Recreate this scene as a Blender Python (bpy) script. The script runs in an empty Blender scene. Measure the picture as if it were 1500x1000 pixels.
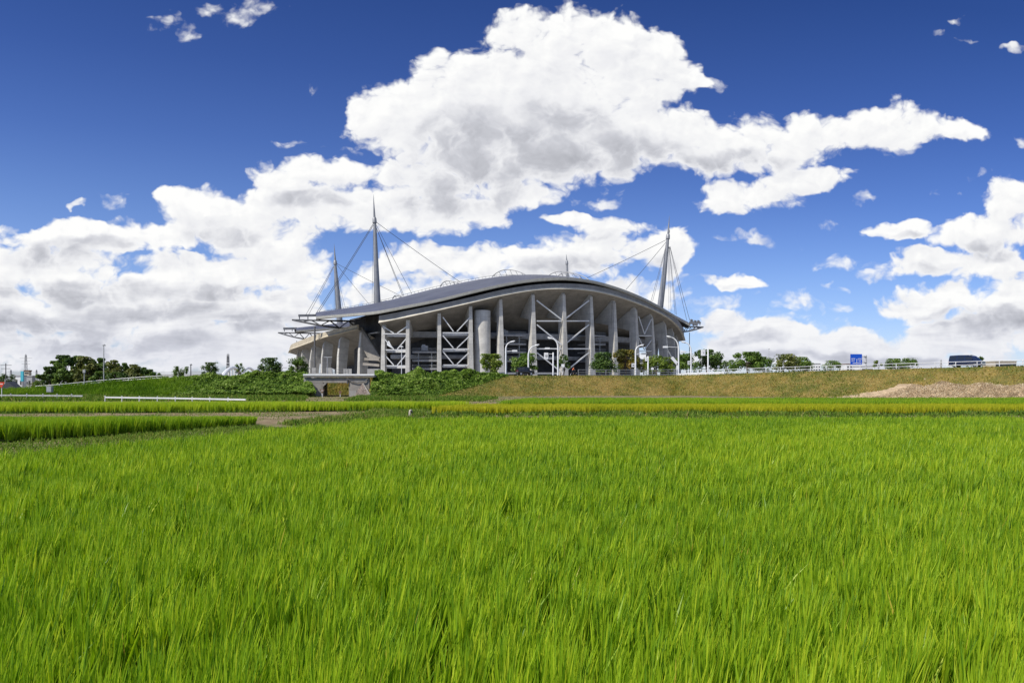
import bpy, bmesh, math, random, os
import numpy as np
from mathutils import Vector, Matrix
SC = bpy.context.scene
COL = SC.collection
R = math.radians
random.seed(7)
RNG = np.random.default_rng(11)
CAMZ = 2.3; FPX = 1100.0; HOR = 562.0
def at(x, y, D):
    """world point seen at photo pixel (x, y) at depth D in front of the camera"""
    return Vector(((x-750.0)/FPX*D, D, CAMZ+(HOR-y)/FPX*D))
# ---------------------------------------------------------------- camera
cam = bpy.data.cameras.new('camera'); camo = bpy.data.objects.new('camera', cam); COL.objects.link(camo)
camo.location = (0, 0, CAMZ); camo.rotation_euler = (R(90), 0, 0)
cam.sensor_width = 36; cam.lens = 36*FPX/1500; cam.shift_y = (HOR-500)/1500
cam.clip_start = 0.1; cam.clip_end = 20000
SC.camera = camo
SC.view_settings.view_transform = 'Standard'; SC.view_settings.look = 'None'
SC.view_settings.exposure = 0.0; SC.view_settings.gamma = 1.0
SC.cycles.max_bounces = 5; SC.cycles.diffuse_bounces = 3; SC.cycles.glossy_bounces = 2
SC.cycles.transmission_bounces = 3; SC.cycles.transparent_max_bounces = 8
SC.cycles.caustics_reflective = False; SC.cycles.caustics_refractive = False
SC.cycles.use_denoising = True; SC.cycles.denoiser = 'OPENIMAGEDENOISE'
SC.cycles.denoising_input_passes = 'RGB_ALBEDO_NORMAL'; SC.cycles.denoising_prefilter = 'ACCURATE'
# ---------------------------------------------------------------- sun
SUN_EL, SUN_AZ = 50.0, 232.0        # azimuth clockwise from +Y
sdir = Vector((math.sin(R(SUN_AZ))*math.cos(R(SUN_EL)), math.cos(R(SUN_AZ))*math.cos(R(SUN_EL)), math.sin(R(SUN_EL))))
sl = bpy.data.lights.new('sun', 'SUN'); sl.energy = 5.0; sl.angle = R(0.53); sl.color = (1.0, 0.955, 0.88)
so = bpy.data.objects.new('sun', sl); COL.objects.link(so); so.rotation_euler = (-sdir).to_track_quat('-Z', 'Y').to_euler()
so.location = (-60, -20, 120)
# ---------------------------------------------------------------- world: Nishita sky with cumulus
W = bpy.data.worlds.new('World'); SC.world = W; W.use_nodes = True
NT = W.node_tree; NT.nodes.clear()
W.cycles.sampling_method = 'NONE'
class Nd:
    """tiny helper that writes math as shader nodes"""
    def __init__(s, nt): s.nt = nt
    def put(s, sock, v):
        if isinstance(v, bpy.types.NodeSocket): s.nt.links.new(v, sock)
        else: sock.default_value = v
    def m(s, op, a, b=None, c=None, clamp=False):
        n = s.nt.nodes.new('ShaderNodeMath'); n.operation = op; n.use_clamp = clamp
        for i, v in enumerate((a, b, c)):
            if v is not None: s.put(n.inputs[i], v)
        return n.outputs[0]
    def v(s, op, a, b=None, c=None, scale=None):
        n = s.nt.nodes.new('ShaderNodeVectorMath'); n.operation = op
        for i, w in enumerate((a, b, c)):
            if w is not None: s.put(n.inputs[i], w)
        if scale is not None: s.put(n.inputs['Scale'], scale)
        return n.outputs['Value'] if op in ('DOT_PRODUCT', 'LENGTH', 'DISTANCE') else n.outputs['Vector']
    def xyz(s, x, y, z):
        n = s.nt.nodes.new('ShaderNodeCombineXYZ')
        for i, w in enumerate((x, y, z)): s.put(n.inputs[i], w)
        return n.outputs[0]
    def sep(s, a):
        n = s.nt.nodes.new('ShaderNodeSeparateXYZ'); s.put(n.inputs[0], a); return n.outputs
    def noise(s, vec, scale, detail=4, rough=0.55, dist=0.0, lac=2.0, dim='3D', out='Fac'):
        n = s.nt.nodes.new('ShaderNodeTexNoise'); n.noise_dimensions = dim
        if vec is not None: s.put(n.inputs['Vector'], vec)
        for k, w in (('Scale', scale), ('Detail', detail), ('Roughness', rough), ('Distortion', dist), ('Lacunarity', lac)): s.put(n.inputs[k], w)
        return n.outputs[out]
    def voro(s, vec, scale, detail=2, rough=0.5, feature='F1', out='Distance', rand=1.0):
        n = s.nt.nodes.new('ShaderNodeTexVoronoi'); n.feature = feature
        if vec is not None: s.put(n.inputs['Vector'], vec)
        s.put(n.inputs['Scale'], scale); s.put(n.inputs['Detail'], detail); s.put(n.inputs['Roughness'], rough); s.put(n.inputs['Randomness'], rand)
        return n.outputs[out]
    def ss(s, x, lo, hi, a=0.0, b=1.0):
        n = s.nt.nodes.new('ShaderNodeMapRange'); n.interpolation_type = 'SMOOTHSTEP'
        for i, w in enumerate((x, lo, hi, a, b)): s.put(n.inputs[i], w)
        return n.outputs[0]
    def lin(s, x, lo, hi, a=0.0, b=1.0):
        n = s.nt.nodes.new('ShaderNodeMapRange')
        for i, w in enumerate((x, lo, hi, a, b)): s.put(n.inputs[i], w)
        return n.outputs[0]
    def mix(s, f, a, b, blend='MIX'):
        n = s.nt.nodes.new('ShaderNodeMix'); n.data_type = 'RGBA'; n.blend_type = blend
        s.put(n.inputs[0], f)
        s.put(n.inputs[6], a if isinstance(a, bpy.types.NodeSocket) else (*a, 1.0)); s.put(n.inputs[7], b if isinstance(b, bpy.types.NodeSocket) else (*b, 1.0))
        return n.outputs[2]
    def ramp(s, f, stops):
        n = s.nt.nodes.new('ShaderNodeValToRGB'); s.put(n.inputs[0], f); e = n.color_ramp.elements
        while len(e) < len(stops): e.new(0.5)
        for el, (p, c) in zip(e, stops): el.position = p; el.color = (*c, 1.0)
        return n.outputs[0]
BLOBS = [
 # the great central cumulus (centre x, centre y, half width, half height in degrees-like sky units)
 (800,105,150,90),(760,52,64,48),(885,52,72,46),(955,80,62,50),(1000,104,46,32),(590,190,80,40),(690,185,120,60),(1300,190,110,40),(1400,198,56,19),(815,62,95,56),(690,125,110,72),(600,152,80,44),(548,166,46,34),(925,95,85,56),(985,98,60,34),(1030,112,26,14),
 (790,200,215,92),(905,190,150,78),(715,236,160,72),(640,262,120,56),
 (1050,208,125,58),(1150,202,110,48),(1245,192,105,38),(1335,193,85,30),(1408,200,46,15),
 (1105,283,100,28),(1058,302,60,20),(1180,258,85,28),
 (470,258,95,36),(402,276,48,46),(425,304,90,42),(530,306,150,46),(655,306,110,44),(760,285,60,28),
 # left stack
 (300,312,78,32),(335,342,85,32),(262,298,40,18),
 (95,346,100,26),(175,343,62,20),(60,385,135,46),(100,405,100,36),
 (365,398,110,30),(425,386,58,28),(450,402,50,36),(300,386,60,16),
 (110,458,215,52),(300,446,150,40),(425,450,90,40),(0,440,120,60),(200,512,420,42),(480,500,160,50),
 # behind the building
 (900,332,72,20),(838,320,36,12),(880,368,130,40),(800,388,120,30),(965,366,42,40),(705,388,88,28),(622,386,70,28),(565,398,44,26),(985,388,28,26),(750,432,300,40),
 # right side
 (1060,420,54,14),(1062,474,48,20),(1105,486,80,22),(1160,492,60,20),(1200,524,330,22),
 (1390,436,100,28),(1325,447,66,22),(1440,345,85,36),(1482,305,56,42),(1318,346,58,17),(1350,388,68,20),(1462,392,78,36),(1300,500,200,30),(1430,490,150,44),(1500,450,90,60),
 
 # small clouds high up
 
 (885,112,95,62),(940,140,70,40),(1250,508,150,34),(1120,505,110,28),(330,332,100,42),(250,352,80,24),(385,356,80,34),(150,352,70,26),(250,440,220,70),(330,500,260,50),
 # beyond the frame
 (-150,420,160,90),(-300,480,260,60),(1650,440,170,80),(1800,500,260,50),(-350,200,130,60),(1750,150,120,50),(300,-180,180,60),(1000,-250,220,80),
]
FAINT = [  # thin scraps that let the blue through
 (125,303,11,7),(1220,416,18,8),(1432,260,42,16),(1278,298,38,12),(1504,214,20,14),(224,18,52,34),(264,40,30,20),(372,0,96,34),(1290,148,40,12),(800,2,32,9),(1412,56,40,9),(1402,20,30,8),(1370,46,16,7),(1484,70,40,8),(187,305,48,20),
 (1160,440,120,26),(1230,385,90,18),(1110,350,110,14),(1300,400,60,20),(1180,475,140,24),(1040,450,80,18),
 (470,120,26,14),(1180,245,40,14),(1390,280,60,16),(1230,330,60,12),(870,290,60,14),(740,318,50,12),(20,322,50,14),(420,205,60,14),(1060,110,30,20),(500,212,70,12),
]
BASES = [  # where the thick, shaded cloud bases lie
 (770,235,170,58),(700,215,110,50),(690,268,120,42),(905,225,110,36),(640,300,80,26),(1020,240,90,20),(830,172,80,26),(1100,228,70,14),
 (70,372,80,20),(110,420,150,18),(40,470,160,22),(230,452,150,16),(330,428,100,14),(330,352,60,12),(160,500,220,22),(390,470,90,20),(150,354,60,9),(450,300,60,14),
 (880,345,40,10),(830,395,90,22),(930,400,70,22),(690,410,70,14),(1350,400,60,12),(1450,372,60,16),(1400,458,90,12),(1330,355,45,8),(1250,522,200,10),(1100,496,60,10),(1480,470,70,20),(1060,427,40,6),
]
def build_sky():
    k = Nd(NT)
    tc = NT.nodes.new('ShaderNodeTexCoord')
    sx = k.sep(tc.outputs['Generated'])
    ay = k.m('MAXIMUM', k.m('ABSOLUTE', sx[1]), 0.02)
    u = k.m('DIVIDE', sx[0], ay); v = k.m('DIVIDE', sx[2], ay)
    p = k.xyz(u, v, 0.0)
    # clear air: deep blue overhead, paler down at the horizon
    sky = NT.nodes.new('ShaderNodeTexSky'); sky.sky_type = 'NISHITA'; sky.sun_disc = False
    sky.sun_elevation = R(SUN_EL); sky.sun_rotation = R(SUN_AZ); sky.altitude = 60; sky.air_density = 1.0; sky.dust_density = 0.3; sky.ozone_density = 3.0
    tint = k.ramp(k.m('ADD', v, k.m('MULTIPLY', u, 0.10)), [(0.0, (0.86, 0.95, 1.34)), (0.08, (0.92, 1.00, 1.40)), (0.18, (0.72, 0.84, 1.26)), (0.29, (0.49, 0.63, 1.09)), (0.40, (0.35, 0.49, 0.94)), (0.56, (0.23, 0.37, 0.77))])
    skyc = k.v('SCALE', k.v('MULTIPLY', sky.outputs[0], tint), scale=SKY_K)
    def zone(u0, u1):
        # outlines: warped so that they billow
        q = k.xyz(u, k.m('MULTIPLY', v, 1.25), 0.0)
        wa = k.noise(q, 5.0, 2, 0.5, out='Color')
        wb = k.noise(q, 21.0, 3, 0.55, out='Color')
        w = k.v('ADD', k.v('SCALE', k.v('SUBTRACT', wa, (0.5, 0.5, 0.5)), scale=0.070), k.v('SCALE', k.v('SUBTRACT', wb, (0.5, 0.5, 0.5)), scale=0.045))
        w = k.v('MULTIPLY', w, (1.0, 0.8, 0.0))
        pw = k.v('ADD', p, w)
        near = [b for b in BLOBS if (b[0]-750+b[2]*1.75)/FPX > u0-0.07 and (b[0]-750-b[2]*1.75)/FPX < u1+0.07]
        def make_field(nm, blobs, soft):
            gr = bpy.data.node_groups.new(nm, 'ShaderNodeTree'); gr.interface.new_socket('pos', in_out='INPUT', socket_type='NodeSocketVector'); gr.interface.new_socket('val', in_out='OUTPUT', socket_type='NodeSocketFloat')
            gk = Nd(gr); gi = gr.nodes.new('NodeGroupInput'); go = gr.nodes.new('NodeGroupOutput'); acc = None
            for cx, cy, rx, ry in blobs:
                cu, cv = (cx-750)/FPX, (HOR-cy)/FPX; iu, iv = FPX/rx, FPX/ry
                d = gk.v('MULTIPLY_ADD', gi.outputs[0], (iu, iv, 0.0), (-cu*iu, -cv*iv, 0.0)); d = gk.v('DOT_PRODUCT', d, d)
                acc = d if acc is None else gk.m('SMOOTH_MIN', acc, d, soft)
            gk.put(go.inputs[0], gk.m('MINIMUM', acc if acc is not None else 3.0, 3.0)); return gr
        def use(gr, pos):
            n = NT.nodes.new('ShaderNodeGroup'); n.node_tree = gr; k.put(n.inputs[0], pos); return n.outputs[0]
        fg = make_field('cloud_field', near, 0.30)
        fnear = [b for b in FAINT if (b[0]-750+b[2]*1.75)/FPX > u0-0.07 and (b[0]-750-b[2]*1.75)/FPX < u1+0.07]
        ff = use(make_field('cloud_scraps', fnear, 0.30), k.v('ADD', p, k.v('SCALE', w, scale=1.3)))
        m0 = use(fg, pw)
        m1 = use(fg, k.v('ADD', pw, (-0.010, 0.026, 0.0)))
        nsh = [b for b in BASES if (b[0]-750+b[2]*1.75)/FPX > u0-0.07 and (b[0]-750-b[2]*1.75)/FPX < u1+0.07]
        base = k.ss(k.m('ADD', use(make_field('cloud_base', nsh, 0.5), pw), k.m('MULTIPLY', k.m('SUBTRACT', k.sep(wa)[2], 0.5), 0.6)), 0.0, 1.5, 1.0, 0.0)
        # billows: cellular puffs plus fbm, looked at twice for relief towards the sun
        def fine(pos):
            a = k.voro(pos, 21.0, 3.0, 0.60, 'F1')
            b = k.noise(pos, 15.0, 9, 0.60)
            return k.m('MULTIPLY_ADD', a, -0.62, k.m('MULTIPLY', b, 1.25))
        qw = k.v('ADD', q, k.v('SCALE', w, scale=0.8))
        f0 = fine(qw); f1 = fine(k.v('ADD', qw, (-0.007, 0.012, 0.0)))
        wisp = k.m('SUBTRACT', f0, 0.37)
        c = k.m('ADD', k.m('SUBTRACT', 1.40, m0), k.m('MULTIPLY', wisp, 1.12))
        c2 = k.m('ADD', k.m('SUBTRACT', 1.12, ff), k.m('MULTIPLY', wisp, 1.7))
        alpha = k.m('MAXIMUM', k.ss(c, 0.02, 0.50), k.ss(c2, 0.05, 0.95, 0.0, 0.88))
        thick = k.ss(c, 0.25, 1.10)
        macro = k.m('TANH', k.m('MULTIPLY', k.m('SUBTRACT', m1, m0), 1.2))
        relief = k.m('MULTIPLY', k.m('SUBTRACT', f0, f1), 0.26)
        lit = k.m('MULTIPLY_ADD', macro, k.m('MULTIPLY_ADD', thick, 0.12, 0.06), relief)
        lit = k.m('ADD', lit, k.m('MULTIPLY_ADD', thick, -0.08, 0.925))
        lit = k.m('SUBTRACT', lit, k.m('MULTIPLY', k.m('MULTIPLY', base, thick), 0.38))
        strat = k.noise(k.xyz(k.m('MULTIPLY', u, 9.0), k.m('MULTIPLY', v, 46.0), 0.0), 1.0, 5, 0.58, dist=0.4)
        lit = k.m('ADD', lit, k.m('MULTIPLY', k.m('MULTIPLY', k.m('SUBTRACT', strat, 0.5), 0.75), k.ss(v, 0.05, 0.24, 1.0, 0.0)))
        cloud = k.ramp(lit, [(0.0, (0.24, 0.25, 0.29)), (0.30, (0.36, 0.37, 0.41)), (0.60, (0.62, 0.63, 0.68)), (0.82, (0.86, 0.865, 0.89)), (1.0, (1.0, 1.0, 0.99))])
        cloud = k.mix(k.ss(v, 0.0, 0.13, 0.42, 0.0), cloud, (0.60, 0.63, 0.77))
        a2 = k.m('MULTIPLY', alpha, k.ss(v, -0.02, 0.01))
        bg = NT.nodes.new('ShaderNodeBackground'); k.put(bg.inputs['Color'], k.mix(a2, skyc, cloud)); bg.inputs['Strength'].default_value = 1.0
        return bg.outputs[0]
    def pick(f, a, b):
        n = NT.nodes.new('ShaderNodeMixShader'); k.put(n.inputs[0], f); NT.links.new(a, n.inputs[1]); NT.links.new(b, n.inputs[2]); return n.outputs[0]
    # the rest of the sky, behind and overhead: broken cloud
    qq = k.xyz(k.m('DIVIDE', sx[0], k.m('MAXIMUM', sx[2], 0.03)), k.m('DIVIDE', sx[1], k.m('MAXIMUM', sx[2], 0.03)), 0.0)
    cov = k.ss(k.noise(qq, 1.1, 4, 0.55), 0.50, 0.64, 0.0, 0.9)
    bgr = NT.nodes.new('ShaderNodeBackground'); k.put(bgr.inputs['Color'], k.mix(cov, k.v('SCALE', k.v('MULTIPLY', sky.outputs[0], (0.72, 0.86, 1.2)), scale=SKY_K), (0.80, 0.81, 0.84)))
    edges = [-1.3, -0.42, -0.16, 0.10, 0.36, 1.3]
    zs = [zone(a, b) for a, b in zip(edges[:-1], edges[1:])]
    acc = zs[-1]
    for e, z in zip(reversed(edges[1:-1]), reversed(zs[:-1])): acc = pick(k.m('LESS_THAN', u, e), acc, z)
    inside = k.m('MULTIPLY', k.m('GREATER_THAN', sx[1], 0.02), k.m('MULTIPLY', k.m('LESS_THAN', k.m('ABSOLUTE', u), 1.3), k.m('MULTIPLY', k.m('LESS_THAN', v, 0.8), k.m('GREATER_THAN', v, -0.02))))
    acc = pick(inside, bgr.outputs[0], acc)
    wo = NT.nodes.new('ShaderNodeOutputWorld'); NT.links.new(acc, wo.inputs[0])
SKY_K = 0.10
build_sky()
# ================================================================ helpers
def tag(o, label=None, cat=None, group=None, kind=None):
    for k_, v_ in (('label', label), ('category', cat), ('group', group), ('kind', kind)):
        if v_: o[k_] = v_
    return o
def empty(name, loc=(0, 0, 0), rz=0.0, label=None, cat=None, group=None):
    o = bpy.data.objects.new(name, None); COL.objects.link(o); o.location = loc; o.rotation_euler.z = rz
    o.empty_display_size = 0.5
    return tag(o, label, cat, group)
def link_mesh(name, me, mat, parent=None, loc=None):
    o = bpy.data.objects.new(name, me); COL.objects.link(o)
    if mat: me.materials.append(mat)
    if parent: o.parent = parent
    if loc is not None: o.location = loc
    return o
class MB:
    def __init__(s): s.v = []; s.f = []
    def add(s, vs, fs):
        b = len(s.v); s.v += [tuple(p) for p in vs]; s.f += [tuple(i+b for i in f) for f in fs]; return s
    def box(s, lo, hi):
        x0, y0, z0 = lo; x1, y1, z1 = hi
        return s.add([(x0,y0,z0),(x1,y0,z0),(x1,y1,z0),(x0,y1,z0),(x0,y0,z1),(x1,y0,z1),(x1,y1,z1),(x0,y1,z1)],
                     [(0,3,2,1),(4,5,6,7),(0,1,5,4),(1,2,6,5),(2,3,7,6),(3,0,4,7)])
    def bar(s, p, q, w, h=None, up=(0, 0, 1)):
        p, q = Vector(p), Vector(q); h = h or w; d = (q-p).normalized(); u = Vector(up)
        if abs(d.dot(u)) > 0.98: u = Vector((0, 1, 0))
        a = d.cross(u).normalized()*w/2; b = a.cross(d).normalized()*h/2
        vs = [p-a-b, p+a-b, p+a+b, p-a+b, q-a-b, q+a-b, q+a+b, q-a+b]
        return s.add(vs, [(0,1,2,3),(7,6,5,4),(0,4,5,1),(1,5,6,2),(2,6,7,3),(3,7,4,0)])
    def tube(s, pts, rad, n=8, cap=True):
        pts = [Vector(p) for p in pts]
        rads = rad if isinstance(rad, (list, tuple)) else [rad]*len(pts)
        vs, fs = [], []
        t0 = (pts[1]-pts[0]).normalized(); ref = Vector((0, 0, 1)) if abs(t0.z) < 0.9 else Vector((0, 1, 0))
        for i, p in enumerate(pts):
            t = (pts[min(i+1, len(pts)-1)]-pts[max(i-1, 0)]).normalized()
            a = t.cross(ref)
            if a.length < 1e-4: a = t.cross(Vector((1, 0, 0)))
            a.normalize(); b = t.cross(a).normalized()
            for j in range(n):
                an = 2*math.pi*j/n; vs.append(p+a*math.cos(an)*rads[i]+b*math.sin(an)*rads[i])
        for i in range(len(pts)-1):
            for j in range(n):
                k_ = (j+1) % n; fs.append((i*n+j, i*n+k_, (i+1)*n+k_, (i+1)*n+j))
        if cap: fs.append(tuple(range(n-1, -1, -1))); fs.append(tuple((len(pts)-1)*n+j for j in range(n)))
        return s.add(vs, fs)
    def strip(s, rows, closed=False):
        """rows: equally long lists of points; joins neighbours with quads"""
        m = len(rows[0]); vs = [p for r in rows for p in r]; fs = []
        for i in range(len(rows)-1):
            for j in range(m-1 if not closed else m):
                k_ = (j+1) % m; fs.append((i*m+j, i*m+k_, (i+1)*m+k_, (i+1)*m+j))
        return s.add(vs, fs)
    def solid(s, rows):
        """rows: list of closed cross sections (same length), capped"""
        m = len(rows[0]); vs = [p for r in rows for p in r]; fs = []
        for i in range(len(rows)-1):
            for j in range(m):
                k_ = (j+1) % m; fs.append((i*m+j, i*m+k_, (i+1)*m+k_, (i+1)*m+j))
        fs.append(tuple(range(m-1, -1, -1))); fs.append(tuple((len(rows)-1)*m+j for j in range(m)))
        return s.add(vs, fs)
    def disc(s, c, r, axis, th, n=16):
        c = Vector(c); ax = Vector(axis).normalized()
        return s.tube([c-ax*th/2, c+ax*th/2], r, n)
    def build(s, name, mat, parent=None, origin=None, smooth=False, loc=None, bevel=0):
        o = Vector(origin) if origin is not None else (Vector(parent.location) if parent and parent.get('abs') else Vector((0, 0, 0)))
        if parent and parent.parent and parent.get('abs') : pass
        me = bpy.data.meshes.new(name)
        me.from_pydata([tuple(Vector(p)-o) for p in s.v], [], s.f); me.validate(); me.update()
        bm = bmesh.new(); bm.from_mesh(me); bmesh.ops.recalc_face_normals(bm, faces=bm.faces)
        if bevel: bmesh.ops.bevel(bm, geom=[e for e in bm.edges if len(e.link_faces) == 2 and e.calc_face_angle(0) > 0.6], offset=bevel, segments=2, affect='EDGES')
        bm.to_mesh(me); bm.free()
        if smooth:
            for p in me.polygons: p.use_smooth = True
            try: me.set_sharp_from_angle(angle=R(40))
            except Exception: pass
        return link_mesh(name, me, mat, parent, loc)
def np_mesh(name, verts, faces_flat, nper, tint=None, mat=None, parent=None, loc=None):
    """fast mesh of same-sized polygons from numpy arrays"""
    me = bpy.data.meshes.new(name); nv = len(verts); nf = len(faces_flat)//nper
    me.vertices.add(nv); me.vertices.foreach_set('co', np.ascontiguousarray(verts, dtype=np.float32).ravel())
    me.loops.add(len(faces_flat)); me.loops.foreach_set('vertex_index', np.ascontiguousarray(faces_flat, dtype=np.int32))
    me.polygons.add(nf); me.polygons.foreach_set('loop_start', np.arange(nf, dtype=np.int32)*nper)
    me.polygons.foreach_set('loop_total', np.full(nf, nper, dtype=np.int32))
    if tint is not None:
        at_ = me.attributes.new('tint', 'FLOAT', 'POINT'); at_.data.foreach_set('value', np.ascontiguousarray(tint, dtype=np.float32))
    me.update(calc_edges=True)
    return link_mesh(name, me, mat, parent, loc)
def spline(pts, n):
    """Catmull-Rom through tuples, n samples"""
    P = np.array(pts, float); m = len(P)
    d = np.r_[0, np.cumsum(np.linalg.norm(np.diff(P[:, :2] if P.shape[1] > 1 else P, axis=0), axis=1))]
    out = []
    for s_ in np.linspace(0, d[-1], n):
        i = min(max(np.searchsorted(d, s_)-1, 0), m-2); h = d[i+1]-d[i]; t = (s_-d[i])/h
        def tang(k_):
            if k_ == 0: return (P[1]-P[0])/(d[1]-d[0])
            if k_ == m-1: return (P[-1]-P[-2])/(d[-1]-d[-2])
            return (P[k_+1]-P[k_-1])/(d[k_+1]-d[k_-1])
        a, b = tang(i)*h, tang(i+1)*h
        out.append((2*t**3-3*t**2+1)*P[i]+(t**3-2*t**2+t)*a+(-2*t**3+3*t**2)*P[i+1]+(t**3-t**2)*b)
    return out
def vnoise(x, y, seed=0, oct=3):
    """value noise in 0..1 for arrays"""
    x = np.asarray(x, float); y = np.asarray(y, float); tot = 0; amp = 1; nor = 0
    for o in range(oct):
        xi = np.floor(x).astype(np.int64); yi = np.floor(y).astype(np.int64); fx = x-xi; fy = y-yi
        fx = fx*fx*(3-2*fx); fy = fy*fy*(3-2*fy)
        def h(a, b):
            n = (a*374761393+b*668265263+(seed+o)*974634247) & 0xffffffff
            n = ((n ^ (n >> 13))*1274126177) & 0xffffffff
            return ((n ^ (n >> 16)) & 0xffff)/65535.0
        v = (h(xi, yi)*(1-fx)+h(xi+1, yi)*fx)*(1-fy)+(h(xi, yi+1)*(1-fx)+h(xi+1, yi+1)*fx)*fy
        tot = tot+v*amp; nor += amp; amp *= 0.5; x = x*2.03; y = y*2.03
    return tot/nor
# ================================================================ materials
def new_mat(name):
    m = bpy.data.materials.new(name); m.use_nodes = True; nt = m.node_tree
    b = nt.nodes['Principled BSDF']; return m, Nd(nt), b
def pmat(name, col, rough=0.7, metal=0.0, var=0.0, scale=3.0, spec=0.4, bump=0.0, streak=0.0, dirt=None):
    """painted / concrete / metal surface with mottling, vertical streaks and a little relief"""
    m, k, b = new_mat(name)
    b.inputs['Roughness'].default_value = rough; b.inputs['Metallic'].default_value = metal; b.inputs['Specular IOR Level'].default_value = spec
    tc = k.nt.nodes.new('ShaderNodeTexCoord').outputs['Object']
    c = None
    lo = tuple(x*(1-var) for x in col); hi = tuple(min(1, x*(1+var)) for x in col)
    if var:
        c = k.mix(k.ss(k.noise(tc, scale, 6, 0.62), 0.30, 0.70), lo, hi)
        b.inputs['Roughness'].default_value = rough
    if streak:
        sv = k.v('MULTIPLY', tc, (1.0, 1.0, 0.045))
        f = k.ss(k.noise(sv, 1.6, 5, 0.65), 0.50, 0.74, 0.0, streak)
        c = k.mix(f, c if c is not None else col, dirt or tuple(x*0.35 for x in col))
    if c is not None: k.put(b.inputs['Base Color'], c)
    else: b.inputs['Base Color'].default_value = (*col, 1)
    if bump:
        bn = k.nt.nodes.new('ShaderNodeBump'); bn.inputs['Strength'].default_value = bump; bn.inputs['Distance'].default_value = 0.05
        k.put(bn.inputs['Height'], k.noise(tc, scale*6, 6, 0.6)); k.put(b.inputs['Normal'], bn.outputs[0])
    return m
def leaf_mat(name, stops, trans=0.35, rough=0.55, spec=0.25, tcol=(1.15, 1.25, 0.5)):
    """leaf: tint attribute picks the colour, part of the light passes through"""
    m, k, b = new_mat(name); nt = k.nt
    a = nt.nodes.new('ShaderNodeAttribute'); a.attribute_name = 'tint'
    c = k.ramp(a.outputs['Fac'], stops)
    k.put(b.inputs['Base Color'], c); b.inputs['Roughness'].default_value = rough; b.inputs['Specular IOR Level'].default_value = spec
    tr = nt.nodes.new('ShaderNodeBsdfTranslucent'); k.put(tr.inputs['Color'], k.v('MULTIPLY', c, tcol))
    mx = nt.nodes.new('ShaderNodeMixShader'); mx.inputs[0].default_value = trans
    nt.links.new(b.outputs[0], mx.inputs[1]); nt.links.new(tr.outputs[0], mx.inputs[2])
    nt.links.new(mx.outputs[0], nt.nodes['Material Output'].inputs[0])
    return m
def concrete_mat(name, col, panel=(0.0, 2.4), joint=0.5, streak=0.35, dirt=(0.10, 0.085, 0.07)):
    """cast concrete with board lift lines, blotches and rain streaks"""
    m, k, b = new_mat(name)
    tc = k.nt.nodes.new('ShaderNodeTexCoord').outputs['Object']
    xyz = k.sep(tc)
    c = k.mix(k.ss(k.noise(tc, 0.35, 6, 0.65), 0.28, 0.72), tuple(x*0.80 for x in col), tuple(min(1, x*1.14) for x in col))
    c = k.mix(k.ss(k.noise(tc, 2.2, 5, 0.6), 0.35, 0.75, 0.0, 0.35), c, tuple(x*0.70 for x in col))
    if streak:
        sv = k.v('MULTIPLY', tc, (1.0, 1.0, 0.05))
        c = k.mix(k.ss(k.noise(sv, 1.1, 5, 0.65), 0.52, 0.76, 0.0, streak), c, dirt)
    z = k.m('FRACT', k.m('DIVIDE', xyz[2], panel[1]))
    line = k.m('LESS_THAN', z, 0.045)
    c = k.mix(k.m('MULTIPLY', line, joint), c, tuple(x*0.45 for x in col))
    k.put(b.inputs['Base Color'], c); b.inputs['Roughness'].default_value = 0.82; b.inputs['Specular IOR Level'].default_value = 0.25
    return m
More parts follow.
